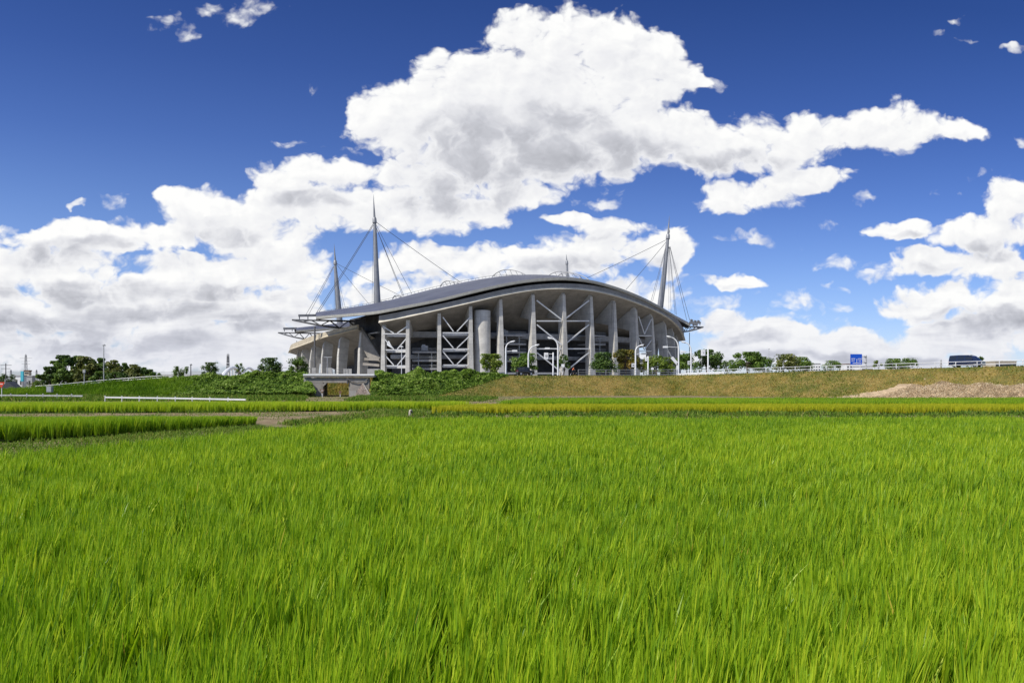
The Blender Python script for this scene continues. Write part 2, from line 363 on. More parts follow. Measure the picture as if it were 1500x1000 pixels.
MAT = {
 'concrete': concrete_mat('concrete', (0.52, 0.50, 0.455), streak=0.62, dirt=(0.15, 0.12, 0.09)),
 'fascia': concrete_mat('fascia', (0.26, 0.26, 0.26), streak=0.2, joint=0.0),  # grey puts the roof edge's shade into the rim's colour
 'ledge': concrete_mat('ledge', (0.66, 0.61, 0.50), streak=0.1, joint=0.0),  # cream puts the sunlit strip below that shade into the colour
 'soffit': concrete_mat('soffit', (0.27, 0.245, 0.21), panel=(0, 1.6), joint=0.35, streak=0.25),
 'culvert': concrete_mat('culvert', (0.30, 0.28, 0.25), streak=0.75, dirt=(0.12, 0.07, 0.045)),
 'deck': pmat('deck', (0.33, 0.33, 0.33), 0.8, var=0.2, scale=0.6),
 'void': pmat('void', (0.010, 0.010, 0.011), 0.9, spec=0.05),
 'fascia_tan': concrete_mat('fascia_tan', (0.50, 0.44, 0.33), streak=0.2, joint=0.0),
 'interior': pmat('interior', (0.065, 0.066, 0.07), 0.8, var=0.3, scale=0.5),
 'roof': None,
 'roof_edge': pmat('roof_edge', (0.33, 0.325, 0.29), 0.6, var=0.12, scale=0.8, streak=0.2),
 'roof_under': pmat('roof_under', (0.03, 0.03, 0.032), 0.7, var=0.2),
 'steel': pmat('steel', (0.16, 0.165, 0.175), 0.5, 0.1, var=0.15, scale=1.2),
 'mast': pmat('mast', (0.27, 0.275, 0.285), 0.45, 0.2, var=0.10, scale=0.5, streak=0.25),
 'cable': pmat('cable', (0.10, 0.105, 0.12), 0.5, 0.3),
 'white': pmat('white', (0.78, 0.78, 0.77), 0.4, var=0.06, scale=2.0, streak=0.12),
 'white_brace': pmat('white_brace', (0.62, 0.62, 0.61), 0.5, var=0.10, scale=1.0, streak=0.2),
 'rail_white': pmat('rail_white', (0.66, 0.66, 0.66), 0.35, 0.0, var=0.08, scale=3.0, streak=0.15),
 'rail_gray': pmat('rail_gray', (0.32, 0.33, 0.34), 0.5, 0.2, var=0.15),
 'pole_dark': pmat('pole_dark', (0.12, 0.12, 0.125), 0.6, var=0.2),
 'pole_gray': pmat('pole_gray', (0.38, 0.38, 0.38), 0.6, var=0.15),
 'asphalt': pmat('asphalt', (0.055, 0.055, 0.056), 0.9, var=0.25, scale=1.4, bump=0.15),
 'paint_line': pmat('paint_line', (0.72, 0.72, 0.70), 0.6, var=0.15, scale=4),
 'plaza': pmat('plaza', (0.34, 0.33, 0.31), 0.85, var=0.2, scale=0.4),
 'glass': pmat('glass', (0.015, 0.018, 0.022), 0.05, 0.0, spec=0.8),
 'tyre': pmat('tyre', (0.02, 0.02, 0.02), 0.8, var=0.2),
 'rim': pmat('rim', (0.45, 0.45, 0.47), 0.3, 0.8, var=0.1),
 'black_paint': pmat('black_paint', (0.012, 0.012, 0.014), 0.12, 0.0, spec=0.6),
 'navy_paint': pmat('navy_paint', (0.012, 0.020, 0.055), 0.12, 0.0, spec=0.6),
 'white_paint': pmat('white_paint', (0.75, 0.75, 0.74), 0.25),
 'lamp_lens': pmat('lamp_lens', (0.75, 0.74, 0.70), 0.15),
 'red_lens': pmat('red_lens', (0.45, 0.02, 0.015), 0.2),
 'sign_blue': pmat('sign_blue', (0.010, 0.085, 0.52), 0.4, var=0.06),
 'sign_red': pmat('sign_red', (0.62, 0.07, 0.03), 0.45, var=0.1),
 'sign_white': pmat('sign_white', (0.78, 0.78, 0.78), 0.45, var=0.04),
 'sign_back': pmat('sign_back', (0.42, 0.43, 0.45), 0.45, 0.3, var=0.1),
 'bark': pmat('bark', (0.075, 0.055, 0.04), 0.9, var=0.35, scale=6),
 'stone': None, 'cyan': pmat('cyan', (0.08, 0.46, 0.56), 0.5), 'beige': pmat('beige', (0.50, 0.45, 0.36), 0.7, var=0.1),
 'roof_tile': pmat('roof_tile', (0.05, 0.055, 0.065), 0.7, var=0.25, scale=4),
 'wall_blue': pmat('wall_blue', (0.12, 0.19, 0.32), 0.7, var=0.12),
 'brown': pmat('brown', (0.16, 0.09, 0.055), 0.8, var=0.25),
 'signal_dark': pmat('signal_dark', (0.03, 0.035, 0.03), 0.5),
}
def roof_mat():
    m, k, b = new_mat('roof'); tc = k.nt.nodes.new('ShaderNodeTexCoord').outputs['Object']; s = k.sep(tc)
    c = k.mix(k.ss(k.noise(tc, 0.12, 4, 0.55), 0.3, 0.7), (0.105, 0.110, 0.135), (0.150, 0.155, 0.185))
    ln = k.m('LESS_THAN', k.m('FRACT', k.m('MULTIPLY', k.m('ADD', s[0], k.m('MULTIPLY', s[1], -0.30)), 0.55)), 0.10)
    c = k.mix(k.m('MULTIPLY', ln, 0.45), c, (0.06, 0.062, 0.08))
    k.put(b.inputs['Base Color'], c); b.inputs['Roughness'].default_value = 0.42; b.inputs['Metallic'].default_value = 0.35
    return m
MAT['roof'] = roof_mat()
def stone_mat():
    m, k, b = new_mat('stone'); tc = k.nt.nodes.new('ShaderNodeTexCoord').outputs['Object']
    d = k.voro(tc, 2.2, 0, 0.5, 'DISTANCE_TO_EDGE'); cc = k.voro(tc, 2.2, 0, 0.5, 'F1', 'Color')
    c = k.mix(k.sep(cc)[0], (0.075, 0.055, 0.045), (0.17, 0.125, 0.10)); c = k.mix(k.ss(d, 0.01, 0.05), (0.30, 0.27, 0.24), c)
    k.put(b.inputs['Base Color'], c); b.inputs['Roughness'].default_value = 0.9
    return m
MAT['stone'] = stone_mat()
RICE = [(0.0, (0.040, 0.120, 0.008)), (0.35, (0.160, 0.300, 0.012)), (0.7, (0.320, 0.460, 0.016)), (0.93, (0.48, 0.56, 0.030)), (1.0, (0.58, 0.48, 0.07))]
MAT['rice'] = leaf_mat('rice', RICE, 0.36, 0.45, 0.35, (1.2, 1.3, 0.4))
MAT['rice_ripe'] = leaf_mat('rice_ripe', [(0.0, (0.05, 0.10, 0.01)), (0.4, (0.24, 0.29, 0.015)), (0.75, (0.50, 0.51, 0.02)), (1.0, (0.60, 0.52, 0.05))], 0.35, 0.6, 0.15)
MAT['weeds'] = leaf_mat('weeds', [(0.0, (0.03, 0.07, 0.012)), (0.5, (0.11, 0.20, 0.025)), (0.8, (0.22, 0.28, 0.05)), (1.0, (0.36, 0.29, 0.12))], 0.3, 0.7, 0.08)
MAT['kudzu'] = leaf_mat('kudzu', [(0.0, (0.018, 0.048, 0.007)), (0.5, (0.105, 0.185, 0.020)), (0.85, (0.215, 0.315, 0.042)), (1.0, (0.34, 0.42, 0.12))], 0.3, 0.6, 0.12)
MAT['reeds'] = leaf_mat('reeds', [(0.0, (0.03, 0.08, 0.007)), (0.5, (0.125, 0.235, 0.016)), (1.0, (0.26, 0.37, 0.035))], 0.35, 0.6, 0.1)
MAT['dry_grass'] = leaf_mat('dry_grass', [(0.0, (0.055, 0.105, 0.016)), (0.3, (0.16, 0.20, 0.028)), (0.55, (0.34, 0.27, 0.055)), (0.8, (0.45, 0.30, 0.085)), (1.0, (0.56, 0.40, 0.15))], 0.25, 0.7, 0.15, (1.05, 1.05, 0.8))
MAT['straw'] = leaf_mat('straw', [(0.0, (0.26, 0.19, 0.11)), (0.5, (0.58, 0.46, 0.29)), (1.0, (0.78, 0.69, 0.50))], 0.2, 0.8, 0.1, (1, 1, 1))
def tree_mat(name, a, b, c): return leaf_mat(name, [(0.0, a), (0.55, b), (1.0, c)], 0.28, 0.5, 0.3)
TREE = {
 'dark': tree_mat('leaf_dark', (0.026, 0.055, 0.012), (0.072, 0.130, 0.025), (0.150, 0.215, 0.050)),
 'mid': tree_mat('leaf_mid', (0.036, 0.080, 0.014), (0.120, 0.200, 0.030), (0.225, 0.310, 0.060)),
 'light': tree_mat('leaf_light', (0.060, 0.110, 0.014), (0.170, 0.240, 0.030), (0.32, 0.36, 0.06)),
 'olive': tree_mat('leaf_olive', (0.052, 0.072, 0.018), (0.155, 0.180, 0.042), (0.290, 0.280, 0.085)),
 'rust': tree_mat('leaf_rust', (0.065, 0.075, 0.014), (0.175, 0.165, 0.030), (0.34, 0.22, 0.06)),
}
def soil_mat():
    m, k, b = new_mat('soil'); tc = k.nt.nodes.new('ShaderNodeTexCoord').outputs['Object']
    c = k.mix(k.ss(k.noise(tc, 0.9, 8, 0.65), 0.3, 0.7), (0.145, 0.105, 0.060), (0.29, 0.225, 0.135))
    g = k.ss(k.noise(tc, 0.16, 6, 0.6), 0.50, 0.60)
    c = k.mix(k.m('MULTIPLY', g, 0.75), c, (0.07, 0.11, 0.022))
    k.put(b.inputs['Base Color'], c); b.inputs['Roughness'].default_value = 0.95; b.inputs['Specular IOR Level'].default_value = 0.1
    return m
MAT['soil'] = soil_mat()
def mud_mat():
    m, k, b = new_mat('paddy_mud'); tc = k.nt.nodes.new('ShaderNodeTexCoord').outputs['Object']
    k.put(b.inputs['Base Color'], k.mix(k.noise(tc, 3.0, 5, 0.6), (0.012, 0.022, 0.006), (0.035, 0.055, 0.012))); b.inputs['Roughness'].default_value = 0.9; b.inputs['Specular IOR Level'].default_value = 0.1
    return m
MAT['mud'] = mud_mat()
def bank_mat():
    m, k, b = new_mat('bank'); tc = k.nt.nodes.new('ShaderNodeTexCoord').outputs['Object']
    c = k.mix(k.ss(k.noise(tc, 0.25, 6, 0.65), 0.35, 0.65), (0.10, 0.115, 0.028), (0.27, 0.20, 0.065))
    c = k.mix(k.ss(k.noise(tc, 2.5, 5, 0.65), 0.4, 0.7, 0, 0.6), c, (0.12, 0.085, 0.035))
    k.put(b.inputs['Base Color'], c); b.inputs['Roughness'].default_value = 0.95; b.inputs['Specular IOR Level'].default_value = 0.1
    return m
MAT['bank'] = bank_mat()
# ================================================================ ground, road bank
def struct(name, mb, mat, **kw):
    o = mb.build(name, mat, **kw); o['kind'] = 'structure'; return o
gx = [-3000, -400, -150] + [x*6.0 for x in range(-20, 27)] + [260, 500, 3000]
gy = [-60, -10] + [y*6.0 for y in range(0, 28)] + [200, 300, 500, 1000, 4000]
GV = np.array([(x, y, 0.0) for y in gy for x in gx]); nx = len(gx)
GV[:, 2] = (vnoise(GV[:, 0]*0.06, GV[:, 1]*0.06, 3)-0.5)*0.10
GF = [(j*nx+i, j*nx+i+1, (j+1)*nx+i+1, (j+1)*nx+i) for j in range(len(gy)-1) for i in range(nx-1)]
g = np_mesh('ground', GV, np.array(GF).ravel(), 4, None, MAT['soil']); g['kind'] = 'structure'
# near top edge of the road bank: photo x, photo y of the edge, depth
EDGE = [(-260, 580, 133), (-100, 574.5, 135), (60, 571, 137), (152, 562.5, 139), (250, 555.5, 140), (340, 553.5, 141), (455, 550.2, 142), (560, 550, 143), (690, 549.6, 146),
        (830, 549.6, 151), (940, 549.6, 155)]
E = [tuple(at(*e)) for e in EDGE] + [(34.5, 156.0, 4.15), (45.0, 146.0, 4.4), (54.0, 135.3, 4.62), (63.0, 124.5, 4.78), (72.0, 113.7, 4.92), (84.0, 99.3, 5.1), (100.0, 80.0, 5.3), (120.0, 56.0, 5.5)]
EP = np.array(spline(E, 420))
dE = np.gradient(EP[:, :2], axis=0); dE /= np.linalg.norm(dE, axis=1)[:, None]
NE = np.stack([dE[:, 1], -dE[:, 0]], 1)                        # towards the fields
for _ in range(12): NE[1:-1] = (NE[:-2]+2*NE[1:-1]+NE[2:])/4
NE /= np.linalg.norm(NE, axis=1)[:, None]
ES = np.r_[0, np.cumsum(np.linalg.norm(np.diff(EP[:, :2], axis=0), axis=1))]
def edge_at(s):
    return np.array([np.interp(s, ES, EP[:, i]) for i in range(3)]), np.array([np.interp(s, ES, NE[:, i]) for i in range(2)])
def edge_s(xpx):
    """arc length of the edge point seen at photo x"""
    px = EP[:, 0]/EP[:, 1]*FPX+750; return float(ES[np.argmin(np.abs(px-xpx))])
def bank_pts(s, t):
    """points on the front slope; s arc length, t 0 top .. 1 foot (arrays)"""
    s = np.asarray(s, float); t = np.asarray(t, float)
    ex, ey, ez = (np.interp(s, ES, EP[:, i]) for i in range(3)); n0, n1 = (np.interp(s, ES, NE[:, i]) for i in range(2))
    w = 1.2+2.0*ez
    rnd = np.minimum(t*6, 1)
    z = ez*(1-t) - 0.10*np.sin(t*math.pi)*ez*0.5
    d = w*t
    bump = (vnoise(s*0.35, t*w*0.35, 5)-0.5)*0.35*rnd*(1-t*0.5)
    return np.stack([ex+n0*d, ey+n1*d, z+bump-0.05], -1)
S_TL, S_TR = edge_s(451), edge_s(547)
def bank_mesh(name, s0, s1, cap0, cap1, mat):
    S = np.linspace(s0, s1, max(4, int((s1-s0)/0.8))); T = np.linspace(0, 1, 15)
    mb = MB(); rows = []
    for i, s in enumerate(S):
        row = []
        for t in T:
            ss_ = s
            if cap1 and i == len(S)-1: ss_ = s+cap1*t
            if cap0 and i == 0: ss_ = s-cap0*t
            row.append(tuple(bank_pts(ss_, t)))
        row[-1] = (row[-1][0], row[-1][1], -0.3); rows.append(row)
    mb.strip(rows)
    for idx, cap in ((0, cap0), (-1, cap1)):
        if cap:
            r = rows[idx]; top, n = edge_at(S[idx])
            back = [(p[0]*0+top[0], top[1]+0.2, p[2]) for p in r]
            mb.strip([r, back])
    return struct(name, mb, mat, smooth=True)
bank_mesh('embankment', 0.0, S_TL, 0, 3.6, MAT['bank'])
bank_mesh('embankment', S_TR, ES[-1], 0.6, 0, MAT['bank'])
# road on top of the bank (bridges the underpass)
rows = []
for s in np.arange(0, ES[-1], 2.0):
    p, n = edge_at(s); rows.append([(p[0]-n[0]*d, p[1]-n[1]*d, p[2]-zz) for d, zz in ((0.0, 0.03), (0.7, 0.0), (10.2, 0.0), (10.9, 0.05))])
road = struct('road', MB().strip(rows), MAT['asphalt'])
rows = [[], []]
for off, w, nm in ((1.1, 0.15, 0), (5.4, 0.15, 1), (9.8, 0.15, 0)):
    mb = MB(); s = 0.0; rr = []
    if nm == 0:
        rr = []
        for s in np.arange(0, ES[-1], 2.0):
            p, n = edge_at(s); rr.append([(p[0]-n[0]*d, p[1]-n[1]*d, p[2]+0.006) for d in (off, off+w)])
        mb.strip(rr)
    else:
        for s in np.arange(0, ES[-1]-6, 10.0):
            rr = []
            for q in np.arange(s, s+5.1, 1.0):
                p, n = edge_at(q); rr.append([(p[0]-n[0]*d, p[1]-n[1]*d, p[2]+0.006) for d in (off, off+w)])
            mb.strip(rr)
    struct('road_marking', mb, MAT['paint_line'])
# back slope of the road bank, left and right of the raised plaza
for a, b in ((0.0, edge_s(452)), (edge_s(975), ES[-1])):
    rows = []
    for s in np.arange(a, b, 2.5):
        p, n = edge_at(s); rows.append([(p[0]-n[0]*d, p[1]-n[1]*d, z) for d, z in ((10.7, p[2]-0.10), (12.0, p[2]-0.3), (12.0+2*p[2], -0.2))])
    struct('back_slope', MB().strip(rows), MAT['bank'], smooth=True)
# raised plaza that carries the building
pl = [(-110, 330), (-92, 258), (-60, 190), (-40.5, 160.5), (-22.7, 160.5), (-8, 163), (12, 165), (38, 169), (60, 185), (80, 230), (110, 300), (110, 520), (-150, 520)]
mb = MB(); mb.add([(x, y, 3.93) for x, y in pl], [tuple(range(len(pl)))])
mb.strip([[(x, y, 3.93) for x, y in pl]+[(*pl[0], 3.93)], [(x+(x*0.06 if y > 200 else 0), y-(4 if y < 200 else 0), -0.3) for x, y in pl]+[(pl[0][0]*1.06, pl[0][1], -0.3)]])
struct('plaza', mb, MAT['plaza'])
mb = MB(); mb.strip([[(-41.5, 160.0, 4.0), (-41.5, 157.9, 1.9), (-41.5, 155.8, -0.1)], [(-21.5, 160.0, 4.0), (-21.5, 157.9, 1.9), (-21.5, 155.8, -0.1)]])
struct('grass_bank', mb, MAT['bank'])
# ================================================================ leaf and blade makers
def blades(name, xy, h, w, lean, seg, tint, mat, z0=None, base=0.0, curve=1.0, parent=None, face=None, bend=1.8):
    """upright tapered blades; xy (N,2), h (N), w (N), lean (N,2) sideways shift of the tip, tint (N)"""
    N = len(xy); ang = RNG.uniform(0, math.pi, N) if face is None else RNG.normal(0, face, N)
    ca, sa = np.cos(ang), np.sin(ang)
    ts = np.linspace(0, 1, seg+1); V = np.empty((N, (seg+1)*2, 3), np.float32)
    zb = np.zeros(N) if z0 is None else z0
    for i, t in enumerate(ts):
        cx = xy[:, 0]+lean[:, 0]*(t**bend); cy = xy[:, 1]+lean[:, 1]*(t**bend)
        droop = np.hypot(lean[:, 0], lean[:, 1])**2/np.maximum(h, 0.05)*0.45*curve*t**3
        z = zb+base*h+(1-base)*h*t-droop
        ww = w*0.5*((1-t**3.0)*0.98+0.02)*(0.70+0.45*min(1, t*2.5) if i else 0.70)
        V[:, 2*i, 0] = cx-ca*ww; V[:, 2*i, 1] = cy-sa*ww; V[:, 2*i, 2] = z
        V[:, 2*i+1, 0] = cx+ca*ww; V[:, 2*i+1, 1] = cy+sa*ww; V[:, 2*i+1, 2] = z
    b = (np.arange(N)*(seg+1)*2)[:, None]
    F = np.concatenate([b+np.array([2*i, 2*i+1, 2*i+3, 2*i+2]) for i in range(seg)], 1)
    return np_mesh(name, V.reshape(-1, 3), F.ravel(), 4, np.repeat(tint, (seg+1)*2), mat, parent)
def leaves(name, C, nrm, size, tint, mat, parent=None, loc=None, aspect=0.62):
    """leaf quads (pointed, slightly folded) at C facing nrm"""
    N = len(C); r = RNG.normal(size=(N, 3)); a = np.cross(nrm, r); a /= np.linalg.norm(a, axis=1)[:, None]+1e-9
    b = np.cross(nrm, a); b /= np.linalg.norm(b, axis=1)[:, None]+1e-9
    s = size[:, None]
    V = np.stack([C-a*s, C-b*s*aspect+nrm*s*0.18, C+a*s, C+b*s*aspect+nrm*s*0.18], 1)
    F = (np.arange(N)*4)[:, None]+np.array([0, 1, 2, 3])
    return np_mesh(name, V.reshape(-1, 3), F.ravel(), 4, np.repeat(tint, 4), mat, parent, loc)
def inside(poly, x, y):
    c = np.zeros(len(x), bool); j = len(poly)-1
    for i in range(len(poly)):
        xi, yi = poly[i]; xj, yj = poly[j]
        c ^= ((yi > y) != (yj > y)) & (x < (xj-xi)*(y-yi)/(yj-yi+1e-12)+xi); j = i
    return c
def rice_patch(name, poly, dens, per, h0, w0, mat, label, hfun=None, seg=3, base=0.35, tint0=0.61, wind=0.055, dark=1.0, spread=0.11):
    xs = [p[0] for p in poly]; ys = [p[1] for p in poly]
    A = (max(xs)-min(xs))*(max(ys)-min(ys)); n = int(A*dens)
    x = RNG.uniform(min(xs), max(xs), n); y = RNG.uniform(min(ys), max(ys), n)
    k_ = inside(poly, x, y); x, y = x[k_], y[k_]; n = len(x)
    X = np.repeat(x, per); Y = np.repeat(y, per); N = len(X)
    big = vnoise(X*0.16, Y*0.16, 21); mid = vnoise(X*0.9, Y*0.55, 22); fine = vnoise(X*2.6, Y*2.6, 24, 2)
    an = RNG.uniform(0, 2*math.pi, N); rr = spread*np.sqrt(RNG.uniform(0, 1, N))
    hill = np.repeat(RNG.normal(0, 0.055, n), per)
    h = h0*(0.86+hill*0.5+0.10*mid+0.09*fine+RNG.normal(0, 0.034, N)-0.07*rr/spread)
    if hfun is not None: h = h*hfun(X, Y)
    gust = 0.6+0.8*vnoise(X*0.35+5, Y*0.25, 23)
    lean = np.stack([np.cos(an)*rr*1.1+wind*gust*h/0.8+RNG.normal(0, 0.035, N), np.sin(an)*rr*1.1+RNG.normal(0, 0.035, N)], 1)
    wild = RNG.uniform(0, 1, N) < 0.05; lean[wild] *= 2.0
    xy = np.stack([X+np.cos(an)*rr*0.35, Y+np.sin(an)*rr*0.35], 1)
    tint = np.clip(tint0+(big-0.5)*0.35+(mid-0.5)*0.25+np.repeat(RNG.normal(0, 0.05, n), per)+RNG.normal(0, 0.19, N), 0, 0.93)
    sere = RNG.uniform(0, 1, N) < 0.002; tint[sere] = 1.0
    o = blades(name, xy, h, w0*RNG.uniform(0.6, 1.35, N), lean, seg, tint, mat, base=base, face=0.75, curve=0.6, bend=1.35)
    return o
def join(objs, name, label, cat):
    """gather patches of one field into one mesh"""
    VV, FF, TT, off = [], [], [], 0
    for o in objs:
        me = o.data; nv = len(me.vertices); v = np.empty(nv*3, np.float32); me.vertices.foreach_get('co', v)
        l = np.empty(len(me.loops), np.int32); me.loops.foreach_get('vertex_index', l)
        t = np.empty(nv, np.float32); me.attributes['tint'].data.foreach_get('value', t)
        VV.append(v.reshape(-1, 3)); FF.append(l+off); TT.append(t); off += nv
        mat = me.materials[0]; bpy.data.objects.remove(o); bpy.data.meshes.remove(me)
    r = np_mesh(name, np.concatenate(VV), np.concatenate(FF), 4, np.concatenate(TT), mat)
    return tag(r, label, cat, kind='stuff')
# ================================================================ rice fields
def lim(a, b): return [(-0.76*a-6, a), (0.76*a+6, a), (0.76*b+6, b), (-0.76*b-6, b)]
def clip_far(pl, line):                                    # keep points in front of the near field's left boundary
    return pl
BX = lambda Y: -11.6+(Y-17.0)*(5.6/18.0)                   # left boundary of the near field beyond 17 m
def cut_left(a, b):
    return [(max(-0.76*a-6, BX(a)) if a >= 16 else max(-0.76*a-6, BX(17)-1), a), (0.76*a+6, a), (0.76*b+6, b), (max(-0.76*b-6, BX(b)) if b >= 16 else -0.76*b-6, b)]
def near_drop(X, Y): return np.ones_like(X)
parts = [
 rice_patch('p', lim(1.5, 4.5), 36, 34, 0.86, 0.0150, MAT['rice'], '', seg=5, base=0.25),
 rice_patch('p', lim(4.5, 9.0), 34, 28, 0.86, 0.0165, MAT['rice'], '', seg=4, base=0.30),
 rice_patch('p', lim(9.0, 14.0), 27, 18, 0.86, 0.021, MAT['rice'], '', seg=3, base=0.35),
 rice_patch('p', cut_left(14.0, 22.0), 25, 13, 0.86, 0.026, MAT['rice'], '', seg=3),
 rice_patch('p', cut_left(22.0, 35.5), 22, 9, 0.86, 0.035, MAT['rice'], '', seg=2),
]
join(parts, 'rice_field', 'wide bright green rice field filling the foreground', 'rice field')
def mud(poly, z=0.09):
    struct('paddy_mud', MB().add([(x, y, z) for x, y in poly], [tuple(range(len(poly)))]), MAT['mud'])
mud([(-14, 0.5), (14, 0.5), (34, 36), (-5.8, 36), (-11.9, 17), (-16, 14)])
LP = [(-34, 23.5), (-27, 26.3), (-19.8, 29.0), (-17.3, 33.0), (-15.4, 38), (-14.3, 42), (-15.2, 44), (-19, 41.5), (-24, 38), (-34, 32)]
lh = lambda X, Y: np.clip((2.3-0.0420*(Y+0.3))/0.9, 0.30, 1.0)
join([rice_patch('p', LP, 34, 20, 0.92, 0.020, MAT['rice'], '', lh, seg=3, base=0.05, tint0=0.58)], 'rice_field', 'green rice patch at the left with a dark shaded near edge beside the big field', 'rice field')
join([rice_patch('p', [(-62, 58.0), (-26, 59.5), (-12.0, 63.5), (-3.5, 67), (-5, 69), (-62, 66)], 26, 12, 0.82, 0.028, MAT['rice'], '', seg=2, base=0.0, tint0=0.86)], 'rice_field', 'narrow yellow-green rice strip in front of the leafy bank, behind the bare earth path', 'rice field')
join([rice_patch('p', [(-6.2, 56.5), (70, 56.0), (74, 63.5), (-3.0, 64.0)], 26, 13, 0.72, 0.026, MAT['rice_ripe'], '', seg=2, base=0.0, tint0=0.70, wind=0.06)], 'rice_field', 'golden ripening rice strip between two green fields on the right', 'rice field')
join([rice_patch('p', [(-1.5, 66.5), (78, 65.0), (78, 86), (2, 84)], 14, 10, 0.86, 0.042, MAT['rice'], '', seg=2, base=0.1, tint0=0.52)], 'rice_field', 'far green rice strip at the foot of the dry grass bank, beyond the golden strip', 'rice field')
mud(LP); mud([(-62, 58.0), (-26, 59.5), (-12.0, 63.5), (-3.5, 67), (-5, 69), (-62, 66)]); mud([(-6.2, 56.5), (70, 56.0), (74, 63.5), (-3.0, 64.0)]); mud([(-1.5, 66.5), (78, 65.0), (78, 86), (2, 84)])
# weeds on the paths between the fields
def weed_patch(poly, n, h, w, tint0, mat=None, sd=0.2, full=0.03):
    xs = [p[0] for p in poly]; ys = [p[1] for p in poly]
    x = RNG.uniform(min(xs), max(xs), n); y = RNG.uniform(min(ys), max(ys), n); k_ = inside(poly, x, y); x, y = x[k_], y[k_]
    m = vnoise(x*0.5, y*0.5, 31); k_ = RNG.uniform(0, 1, len(x)) < np.clip((m-0.25)*2.2, full, 1); x, y, m = x[k_], y[k_], m[k_]; N = len(x)
    return blades('p', np.stack([x, y], 1), h*RNG.uniform(0.4, 1.2, N)*(0.5+m), w*RNG.uniform(0.6, 1.3, N), RNG.normal(0, h*0.45, (N, 2)), 2, np.clip(tint0+(m-0.5)*0.4+RNG.normal(0, sd, N), 0, 1), mat or MAT['weeds'])
join([weed_patch([(-110, 98), (-27, 98), (-36.5, 134), (-110, 134)], 52000, 0.55, 0.10, 0.50, MAT['kudzu'], 0.2, 0.7), weed_patch([(-22, 98), (-4, 98), (-2, 118), (-27, 134)], 26000, 0.50, 0.10, 0.50, MAT['kudzu'], 0.2, 0.7),
      weed_patch([(-60, 70), (-30, 78), (10, 80), (70, 86), (70, 110), (-20, 132), (-100, 128)], 30000, 0.22, 0.08, 0.6),
      weed_patch([(-6.6, 36), (30, 36.5), (60, 37), (66, 55.5), (-6.5, 56), (-2.8, 64), (-3, 68), (-10.5, 64), (-11.0, 56), (-13.5, 43), (-7.2, 34)], 44000, 0.24, 0.06, 0.5),
      weed_patch([(-40, 20), (-12.0, 17), (-6.8, 34), (-14.2, 41), (-15.6, 37), (-17.2, 32.5), (-19.7, 28.7), (-34, 23.2)], 120000, 0.17, 0.035, 0.60, MAT['rice'], 0.12, 0.8), weed_patch([(-13.5, 43), (-7.2, 35), (-6.2, 56), (-2.8, 66), (-11.5, 64.3), (-11.5, 52)], 26000, 0.30, 0.06, 0.62, MAT['rice'], 0.15), weed_patch([(-62, 45), (-16, 45), (-11, 63), (-62, 63)], 16000, 0.11, 0.05, 0.6, None, 0.2), weed_patch([(-62, 57.2), (-26, 58.7), (-12, 62.8), (-12, 63.6), (-26, 59.5), (-62, 58.2)], 26000, 0.26, 0.05, 0.35),
      weed_patch([(-8.5, 54.6), (66, 54.0), (66, 56.2), (-6.5, 56.7)], 30000, 0.32, 0.07, 0.46), weed_patch([(-6, 36), (30, 36), (40, 54), (-9, 56)], 26000, 0.3, 0.07, 0.5)], 'weeds', 'low weeds growing along the paths between the rice fields', 'weeds')
# ================================================================ growth on the bank
def on_bank(n, s0, s1, t0=0.0, t1=1.0):
    s = RNG.uniform(s0, s1, n); t = RNG.uniform(t0, t1, n); return s, t, bank_pts(s, t)
def bank_grass():
    s, t, P = on_bank(95000, edge_s(560), ES[-1]-6)
    px = P[:, 0]/P[:, 1]*FPX+750
    m = vnoise(P[:, 0]*0.22, P[:, 1]*0.22+t*3, 41, 4); f = vnoise(P[:, 0]*1.3, P[:, 1]*1.3, 42)
    green = np.clip((900-px)/260, 0, 1)*0.30+np.where(t < 0.10, 0.25, 0)
    tint = np.clip(0.56+(m-0.5)*1.15+(f-0.5)*0.40-green+RNG.normal(0, 0.11, len(s)), 0, 1)
    k_ = RNG.uniform(0, 1, len(s)) < 0.35+0.65*f; P, tint = P[k_], tint[k_]; N = len(P)
    h = RNG.uniform(0.10, 0.34, N)*(0.7+0.6*(1-tint))
    o = blades('bank_grass', P[:, :2], h, RNG.uniform(0.05, 0.13, N), RNG.normal(0, 0.16, (N, 2)), 2, tint, MAT['dry_grass'], z0=P[:, 2])
    return tag(o, 'dry brown and green grass covering the road bank on the right', 'grass', kind='stuff')
bank_grass()
